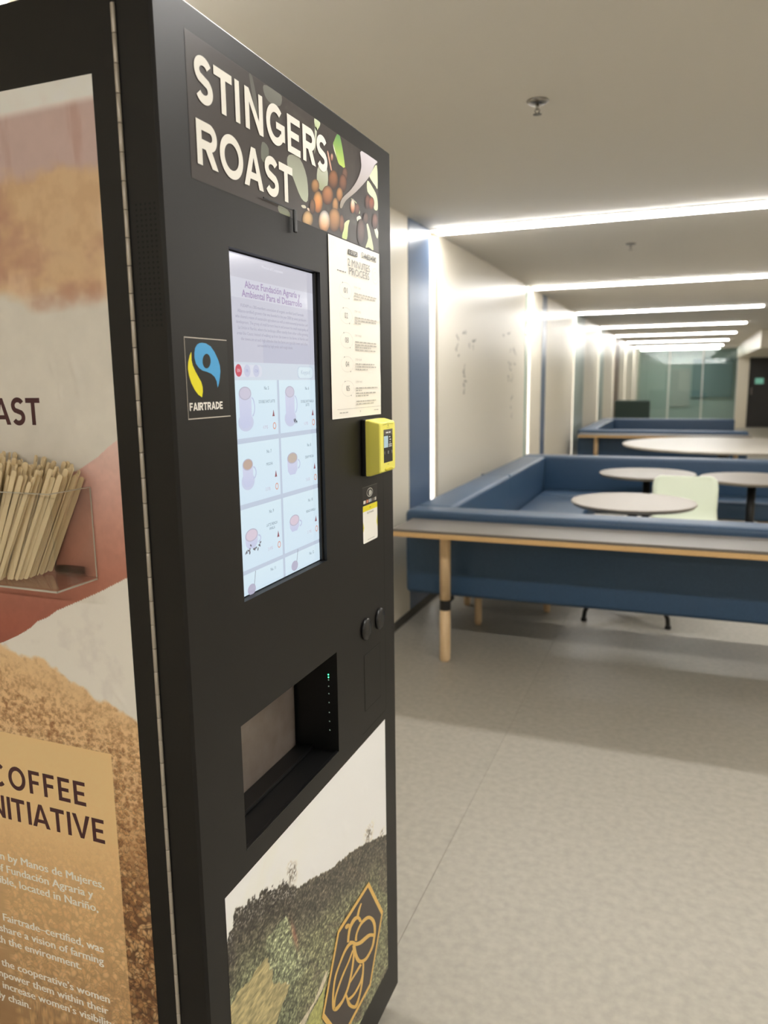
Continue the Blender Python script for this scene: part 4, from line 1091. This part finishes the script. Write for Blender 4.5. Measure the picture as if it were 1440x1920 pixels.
# ------------------------------------------------------------------ certification sticker
ps = Print('front', XF + .0002, .0001)
ps.rect(.7730, 1.4085, .8640, 1.5055, (22, 21, 20), 0)
cs = ps.build('certification_sticker', M_PRINT, vm)
pf = Print('front', XF + .0002, .0001)
pf.poly(FBLUE, (74, 164, 220), 1)
cu, cv, au, av, bu, bv = FHOLE
pf.poly([(cu + au * math.cos(t) + bu * math.sin(t), cv + av * math.cos(t) + bv * math.sin(t)) for t in [2 * math.pi * k / 28 for k in range(28)]], (22, 21, 20), 2)
pf.poly(FYEL, (232, 222, 36), 1)
x = .7768
for ch, wd in zip('FAIRTRADE', (.0065, .0092, .0024, .0078, .0078, .0078, .0092, .0080, .0065)):
    if ch == 'D':
        pf.rect(x, 1.4182, x + .0021, 1.4277, (240, 236, 228), 1)
        pf.ring(x + .0021, 1.42295, wd - .0021, .00475, .0021, (240, 236, 228), 1, n=16, t0=-90, t1=90)
    else:
        glyph(pf, ch, x, x + wd, 1.4182, 1.4277, .0021, (240, 236, 228), 1)
    x += wd + .0007
pf.rect(.7730, 1.5044, .8635, 1.5056, (196, 188, 176), 1)
pf.rect(.7728, 1.4085, .7738, 1.5055, (170, 162, 150), 1)
pf.rect(.7728, 1.4078, .8650, 1.4090, (206, 198, 186), 1)
pf.build('logo', M_PRINT, cs)

# ------------------------------------------------------------------ card reader
cr = box('card_reader', (XF + .0001, 1.297, 1.277), (-.5476, 1.377, 1.382), M_BLACK2, vm, .002, 2)
tag(cr, 'yellow contactless card reader with small dark display')
def reader_body():
    V, F = [], []
    nz, ny = 12, 12
    secs = [(-.5475, 1.297, 1.3785, 1.277, 1.3815, .004), (-.540, 1.297, 1.3785, 1.2775, 1.3815, .004), (-.5215, 1.299, 1.377, 1.2835, 1.3765, .004), (-.5195, 1.301, 1.375, 1.2855, 1.3745, .006)]
    for (x, y0, y1, z0, z1, r) in secs:
        ring = []
        for cy, cz, a0 in ((y1 - r, z1 - r, 0), (y0 + r, z1 - r, 90), (y0 + r, z0 + r, 180), (y1 - r, z0 + r, 270)):
            for k in range(5):
                a = math.radians(a0 + 22.5 * k)
                ring.append((x, cy + r * math.cos(a), cz + r * math.sin(a)))
        V += ring
    n = 20
    for s in range(len(secs) - 1):
        for i in range(n):
            j = (i + 1) % n
            F.append((s * n + i, s * n + j, (s + 1) * n + j, (s + 1) * n + i))
    F.append(tuple(range(3 * n, 4 * n)))
    F.append(tuple(range(n))[::-1])
    return V, F
V, F = reader_body()
tag(mesh_obj('reader_body', V, F, M_YELLOW, cr), 'bright yellow plastic housing')
pr = Print('front', -.5195, .00012)
pr.rect(1.3160, 1.3010, 1.3620, 1.3625, (24, 23, 24), 1)
pr.rect(1.3160, 1.3520, 1.3620, 1.3625, (92, 86, 80), 2)
pr.greek(1.327, 1.3555, .024, .0035, (232, 232, 232), 3, 5)
pr.rect(1.3170, 1.3290, 1.3385, 1.3505, (186, 214, 226), 2)
for k, (a, b, z) in enumerate(((1.344, 1.350, 1.347), (1.346, 1.353, 1.342), (1.346, 1.350, 1.337), (1.342, 1.357, 1.333), (1.342, 1.357, 1.3295))):
    pr.rect(a, z, b, z + .002, (214, 214, 214), 3)
for y in (1.322, 1.339, 1.356):
    pr.ring(y, 1.3195, .0022, .003, .001, (220, 220, 220), 3, n=12, t0=(100 if y < 1.33 else 0 if y < 1.35 else -100), t1=(260 if y < 1.33 else 360 if y < 1.35 else 100))
pr.ell(1.339, 1.3701, .0013, .0022, (50, 46, 20), 2, n=12)
for y in (1.334, 1.339, 1.344):
    pr.ell(y, 1.3660, .0009, .0009, (120, 110, 40), 2, n=10)
pr.stroke([(1.312, 1.3715), (1.330, 1.3725), (1.336, 1.3735), (1.339, 1.3745)], .0008, (150, 138, 40), 2)
pr.stroke([(1.339, 1.3745), (1.343, 1.3730), (1.350, 1.3722), (1.365, 1.3715)], .0008, (150, 138, 40), 2)
pr.text('nayax', 1.339, 1.2965, .0022, (80, 74, 30), 2, align='c', xs=1.0)
pr.build('reader_face', M_PRINT, cr)
ch_ = lathe('reader_chin', [(.021, 0), (.020, .002), (.014, .0035)], mat('yellow_shade_plastic', (206, 192, 54), .4), cr, (0, 0, 0), 32, axis='X')
ch_.data.transform(Matrix.Translation(Vector((-.5193, 1.341, 1.2885)) - root_loc(cr)) @ Matrix.Diagonal((.5, 1, .20, 1)) @ Matrix.Translation(root_loc(cr)))

# payment sticker below the reader
py = Print('front', XF + .0002, .0001)
py.rect(1.2995, 1.2195, 1.3730, 1.2550, (30, 28, 27), 0)
py.rect(1.2995, 1.2543, 1.3725, 1.2552, (110, 106, 98), 1)
py.rrect(1.2997, 1.1475, 1.3718, 1.2195, .004, (246, 244, 236), 1)
py.rect(1.2998, 1.2085, 1.3717, 1.2194, (238, 226, 44), 2)
py.poly([(1.2998, 1.1700), (1.305, 1.1780), (1.2998, 1.1900)], (236, 228, 90), 2)
py.poly([(1.3717, 1.1700), (1.366, 1.1800), (1.3717, 1.1950)], (236, 228, 90), 2)
ps_ = py.build('payment_sticker', M_PRINT, vm)
pq = Print('front', XF + .0002, .0001)
pq.ring(1.335, 1.2425, .0150, .0085, .0016, (206, 204, 198), 2)
pq.poly([(1.330, 1.2385), (1.3335, 1.2365), (1.342, 1.2380), (1.346, 1.2420), (1.340, 1.2465), (1.3335, 1.2470), (1.330, 1.2440)], (200, 198, 192), 3)
for i, (a, b, c) in enumerate(((1.303, 1.314, (232, 226, 220)), (1.318, 1.326, (222, 140, 112)), (1.329, 1.3335, (238, 236, 232)), (1.336, 1.342, (190, 200, 208)), (1.345, 1.351, (120, 112, 108)), (1.354, 1.359, (150, 144, 138)), (1.3605, 1.3665, (216, 212, 206)))):
    pq.rect(a, 1.2235, b, 1.2295, c, 2)
pq.text('nayax', 1.335, 1.2130, .0026, (70, 64, 30), 3, align='c')
pq.text('Get Rewards', 1.336, 1.2025, .0040, (70, 70, 66), 3, align='c', width=.032)
pq.greek(1.321, 1.1515, .034, .0024, (190, 188, 182), 3, 9)
pq.build('printing', M_PRINT, ps_)

# grooves of the payment module and of the coin panel, lock plugs
M_GROOVE = mat('groove_shadow_gap', (7, 7, 7), .7)
def groove(name, pts, wd, parent, closed=False):
    p = Print('front', XF + .00005, .0001)
    p.stroke(pts, wd, (8, 8, 8), 1, closed)
    o = mesh_obj(name, p.V, p.F, M_GROOVE, parent)
    return o
groove('module_seam', [(1.4060, 1.69), (1.4062, .785), (1.4045, .776), (1.399, .772)] + [(1.34, .778), (1.2815, .788)][:0] + [(1.2815, .772)], .0012, vm)
cpn = box('coin_panel', (XF + .0001, 1.2945, .8145), (XF + .0006, 1.3765, .9275), M_BLACK, vm, .0003, 1)
groove('panel_seam', [(1.2935, .8135), (1.3775, .8135), (1.3775, .9285), (1.2935, .9285)], .0010, cpn, True)
for y in (1.303, 1.374):
    b_ = lathe('lock_plug', [(.0215, XF), (.0215, XF + .0035), (.0195, XF + .0055), (.012, XF + .0068), (.003, XF + .0072)], M_BLACK2, vm, (0, y, .980), 36, axis='X')

# ------------------------------------------------------------------ side poster
def beans_layer(us, vs, col):
    """paint roasted-pale coffee beans, back to front, into the colour array"""
    rg = np.random.RandomState(5)
    U, Vv = np.meshgrid(us, vs)
    N = 6200
    zz = .13 + (1.09 - .13) * rg.rand(N)
    order = np.argsort(-zz)
    pal = np.array([(196, 150, 98), (178, 130, 82), (160, 112, 68), (138, 94, 58), (204, 162, 112)], float)
    for i in order:
        z = zz[i]
        if z < .52 and rg.rand() < .55: continue
        k = np.clip((1.0 - z) / .45, 0, 1)
        a, b = .0028 + .0048 * k, .0019 + .0031 * k
        a *= rg.uniform(.8, 1.2)
        cu = rg.uniform(-.92, us[-1]) if rg.rand() < .92 else rg.uniform(us[0], -.92)
        i0, i1 = np.searchsorted(us, (cu - a * 1.1, cu + a * 1.1))
        j0, j1 = np.searchsorted(vs, (z - a * 1.1, z + a * 1.1))
        if i1 - i0 < 2 or j1 - j0 < 2: continue
        x, y = U[j0:j1, i0:i1] - cu, Vv[j0:j1, i0:i1] - z
        r = rg.uniform(-1.6, 1.6)
        xr, yr = (x * math.cos(r) + y * math.sin(r)) / a, (-x * math.sin(r) + y * math.cos(r)) / b
        q = xr * xr + yr * yr
        al = sst(1.2, .88, q) * np.clip(.3 + 1.1 * k, 0, 1)
        sh = (.50 + .55 * np.sqrt(np.clip(1 - q, 0, 1)) + .16 * np.clip((y / a), -1, 1))
        if rg.rand() < .5:
            sh = sh * (1 - .4 * np.exp(-((yr + .15 * np.sin(xr * 2)) / .13) ** 2))
        base = pal[rg.randint(5)] * (1 - .22 * k)
        col[j0:j1, i0:i1] = mixc(col[j0:j1, i0:i1], 0, np.zeros(x.shape)) * (1 - al[..., None]) + np.clip(base * sh[..., None], 0, 255) * al[..., None]
    return col
SU = np.concatenate([np.arange(-1.24, -.905, .012), np.arange(-.905, -.6420, .00105), [-.6419]])
SV = np.concatenate([np.arange(.14, .535, .008), np.arange(.535, 1.12, .00095), np.arange(1.12, 1.795, .0017), [1.7955]])
def side_fn(U, V_):
    n1, n2, n3 = fbm(U * 16, V_ * 22, 2), fbm(U * 45, V_ * 45, 6), fbm(U * 160, V_ * 160, 8)
    c = np.ones(U.shape + (3,)) * np.array((192, 185, 170.))
    gold = np.ones(U.shape + (3,)) * np.array((190, 160, 122.))
    gold = mixc(gold, (174, 142, 106), .7 * sst(.35, .75, n2))
    gold = mixc(gold, (158, 116, 96), .7 * sst(.5, .8, n1))
    gold = mixc(gold, (206, 180, 146), .5 * sst(.5, .75, fbm(U * 30, V_ * 14, 19)))
    wv = V_ + (n1 - .5) * .04
    c = mixc(c, 0, np.zeros(U.shape))
    t = sst(1.545, 1.575, wv)
    c = c * (1 - t[..., None]) + gold * t[..., None]
    t = sst(1.690, 1.712, wv + (fbm(U * 24, V_ * 3, 44) - .5) * .03)
    c = mixc(c, (176, 152, 142), t)
    c = mixc(c, (160, 126, 112), t * .6 * sst(.45, .65, fbm(U * 40, V_ * 8, 23)))
    c = mixc(c, (206, 199, 188), sst(1.764, 1.776, V_ - (U + .642) * .02))
    c = c * (1 + .05 * (n2 - .5))[..., None]
    # lower cloth
    low = mixc(np.ones(U.shape + (3,)) * np.array((200, 193, 178.)), (182, 173, 162), .4 * sst(.5, .85, n2))
    t = (V_ < 1.25).astype(float)
    c = c * (1 - t[..., None]) + low * t[..., None]
    # forearm and hand in the print
    hd = inpoly(U, V_, HAND)
    hcol = np.stack([np.interp(V_, [1.08, 1.13, 1.20, 1.27, 1.33, 1.39], q) for q in ([126, 136, 154, 172, 188, 198], [68, 77, 99, 124, 149, 170], [54, 60, 80, 106, 134, 157])], -1)
    hcol = hcol * (.92 + .16 * n1 + .06 * (n3 - .5))[..., None]
    c = np.where(hd[..., None], hcol, c)
    # heap of beans
    bz = np.interp(U, [-1.3, -.87, -.80, -.75, -.70, -.642], [1.13, 1.093, 1.088, 1.066, 1.040, 1.020]) + (n2 - .5) * .02
    bc = np.ones(U.shape + (3,)) * np.array((200, 168, 122.))
    bc = mixc(bc, (132, 90, 56), np.clip(.85 * sst(.36, .86, fbm(U * 190, V_ * 230, 15, 3)) * sst(1.07, .98, V_ + (U + .75) * .25) + .25 * sst(.45, .8, n3), 0, 1))
    bc = mixc(bc, (150, 106, 64), .5 * sst(.95, .80, V_))
    bc = mixc(bc, (70, 44, 26), .75 * sst(.86, .70, V_))
    bl = bc.copy()
    bl = beans_layer(SU, SV, bl)
    tt = sst(1.09, .96, V_)[..., None]
    bc = bc * (1 - tt) + bl * tt
    t = sst(.004, -.004, V_ - bz)
    c = c * (1 - t[..., None]) + bc * t[..., None]
    # translucent tan text panel
    k = ((U < -.6895) & (V_ < .9672)).astype(float) * np.interp(V_, [.5, .56, .66, .78, .84, .967], [.42, .50, .70, .82, .96, .985])
    c = mixc(c, (208, 172, 120), k)
    return c
side = painted('side_poster', 'side', YS - .0004, SU, SV, side_fn, vm, gain=np.array((1.55, 1.60, 1.74)),
               disp=blister([(-.700, 1.470, .005, .016, .0018, .25), (-.694, 1.445, .006, .010, .0016, 0), (-.703, 1.404, .005, .012, .0014, 0), (-.735, 1.475, .004, .012, .001, .2), (-.725, 1.44, .003, .010, .0008, 0),
                             (-.668, 1.05, .004, .02, .0012, .7)]))
tag(side, 'photo wrap of a hand, coffee beans and a tan text panel')
DK = (78, 42, 46)
rows = []
x = -.7600
for ch, wd in (('T', .0235), ('S', .0225), ('A', .0300), ('O', .034), ('R', .027)):
    o_ = .0008 if ch in 'SO' else 0
    rows.append((ch, x - wd, x, 1.4012 - o_, 1.4353 + o_))
    x -= wd + (.0022 if ch != 'A' else .002)
x = -.7390
for ch, wd in zip('EEFFOC', (.0208, .0208, .0200, .0200, .0320, .0300)):
    o_ = .0006 if ch in 'OC' else 0
    rows.append((ch, x - wd, x, .8808 - o_, .9162 + o_))
    x -= wd + (.0066 if ch in 'EF' else .004)
x = -.7112
for ch, wd in zip('EVITAITINI', (.0208, .0310, .0064, .0250, .0320, .0064, .0250, .0064, .029, .0064)):
    rows.append((ch, x - wd, x, .8308, .8664))
    x -= wd + {'E': .0032, 'V': .0032, 'I': .0050, 'T': .0022, 'A': .0022, 'N': .007}[ch]
letters('side', YS - .0005, rows, .0063, DK, side, .00004)
CRM = (252, 248, 238)
fv_ = font_mesh('Manos de Mujeres,', 0)[0]
TXS = .1515 / ((max(p[0] for p in fv_) - min(p[0] for p in fv_)) * .0122 / CAPH)
for s, xr_, zb_ in (('Grown by Manos de Mujeres,', -.7195, .7612), ('of Fundación Agraria y', -.7405, .7412), ('Sostenible, located in Nariño,', -.7335, .7212),
                    ('Fairtrade–certified, was', -.7300, .6580), ('share a vision of farming', -.7315, .6380), ('with the environment.', -.7740, .6180),
                    ('the cooperative’s women', -.7265, .5778), ('empower them within their', -.7305, .5578), ('increase women’s visibility', -.7210, .5378), ('supply chain.', -.8815, .5178)):
    pd = Print('side', YS - .0004, .00016)
    for q_ in (-1, 0, 1):
        pd.text(s, xr_ + q_ * .0006, zb_, .0122, CRM, 1 + .15 * (q_ + 1), align='r', xs=TXS)
    pd.build('text_line', M_PRINT, side)

# ================================================================== stirrer box on the machine's side
bx = thing('stirrer_box', 'clear acrylic holder of wooden stirrers fixed to the machine side', 'holder', (-.79, .712, 1.207))
XL_, XR_, YB_, YF_, Z0_, Z1_ = -.892, -.688, YS - .0018, .677, 1.207, 1.3245
th = .0028
box('base', (XL_, YF_, Z0_), (XR_, YB_, Z0_ + th), M_ACRYL, bx)
box('front_wall', (XL_, YF_, Z0_ + th), (XR_, YF_ + th, Z1_), M_ACRYL, bx)
box('back_wall', (XL_ + th, YB_ - th, Z0_ + th), (XR_ - th, YB_, Z1_), M_ACRYL, bx)
box('side_wall', (XR_ - th, YF_ + th, Z0_ + th), (XR_, YB_, Z1_), M_ACRYL, bx)
box('side_wall', (XL_, YF_ + th, Z0_ + th), (XL_ + th, YB_, Z1_), M_ACRYL, bx)
M_AEDGE = mat('acrylic_edge', (196, 190, 176), .15)
for lo, hi in (((XL_, YF_, Z1_), (XR_, YF_ + th, Z1_ + .0008)), ((XR_ - th, YF_ + th, Z1_), (XR_, YB_, Z1_ + .0008)), ((XL_, YF_ - .0005, Z0_ - .001), (XR_ + .0005, YF_ + .001, Z0_ + .0012)), ((XR_ - .0008, YF_, Z0_ - .001), (XR_ + .0005, YB_, Z0_ + .0012)),
               ((XR_ - .0008, YB_ - .0012, Z0_ + .002), (XR_ + .0004, YB_, Z1_))):
    box('polished_edge', lo, hi, M_AEDGE, bx)
cl = box('clip', (-.742, YB_ - .012, Z0_ + th), (-.703, YB_ - th - .0002, Z0_ + .016), M_ACRYL, bx, .001, 1)

def stick_mesh():
    L, W, T = 1.0, .0060, .0014
    pts = []
    for k in range(7):
        a = math.pi * k / 6
        pts.append((W / 2 * math.cos(a), L - .0030 + .0030 * math.sin(a)))
    for k in range(7):
        a = math.pi + math.pi * k / 6
        pts.append((W / 2 * math.cos(a), .0030 + .0030 * math.sin(a)))
    n = len(pts)
    V = [(x, -T / 2, z) for x, z in pts] + [(x, T / 2, z) for x, z in pts]
    F = [tuple(range(n)), tuple(range(n, 2 * n))[::-1]] + [(i, i + n, (i + 1) % n + n, (i + 1) % n) for i in range(n)]
    return V, F
rg = random.Random(11)
stick_meshes = []
for L in (.142, .147, .151, .158):
    V, F = stick_mesh()
    V = [(x, y, z if z < .5 else z - 1.0 + L) for x, y, z in V]
    me = bpy.data.meshes.new('wooden_stirrer')
    me.from_pydata(V, [], F)
    me.materials.append(M_STICK)
    stick_meshes.append(me)
zb = Z0_ + th + .0012
for k in range(15):
    y = YF_ + th + .0022 + k * .0041
    n = 12
    for i in range(n):
        fr = .966 * (i + rg.uniform(.2, 1.0)) / n
        xt = -.884 + fr * (.212 if k > 1 else .185)
        xb = max(xt - (.004 + .078 * fr ** 1.2), XL_ + th + .006)
        tw = rg.uniform(-.6, .6)
        ang = math.atan2(xt - xb, .145)
        if xb + math.tan(ang) * (Z1_ - zb) > XR_ - th - .003:
            continue
        o = bpy.data.objects.new('wooden_stirrer', stick_meshes[rg.randrange(4)])
        COL.objects.link(o)
        o.location = (xb, y, zb + abs(math.sin(ang)) * .0034)
        o.rotation_euler = (Matrix.Rotation(ang, 4, 'Y') @ Matrix.Rotation(tw, 4, 'Z')).to_euler()
        tag(o, 'thin pale wooden coffee stirrer standing in the clear acrylic holder', 'stirrer', 'wooden stirrers in the acrylic holder')
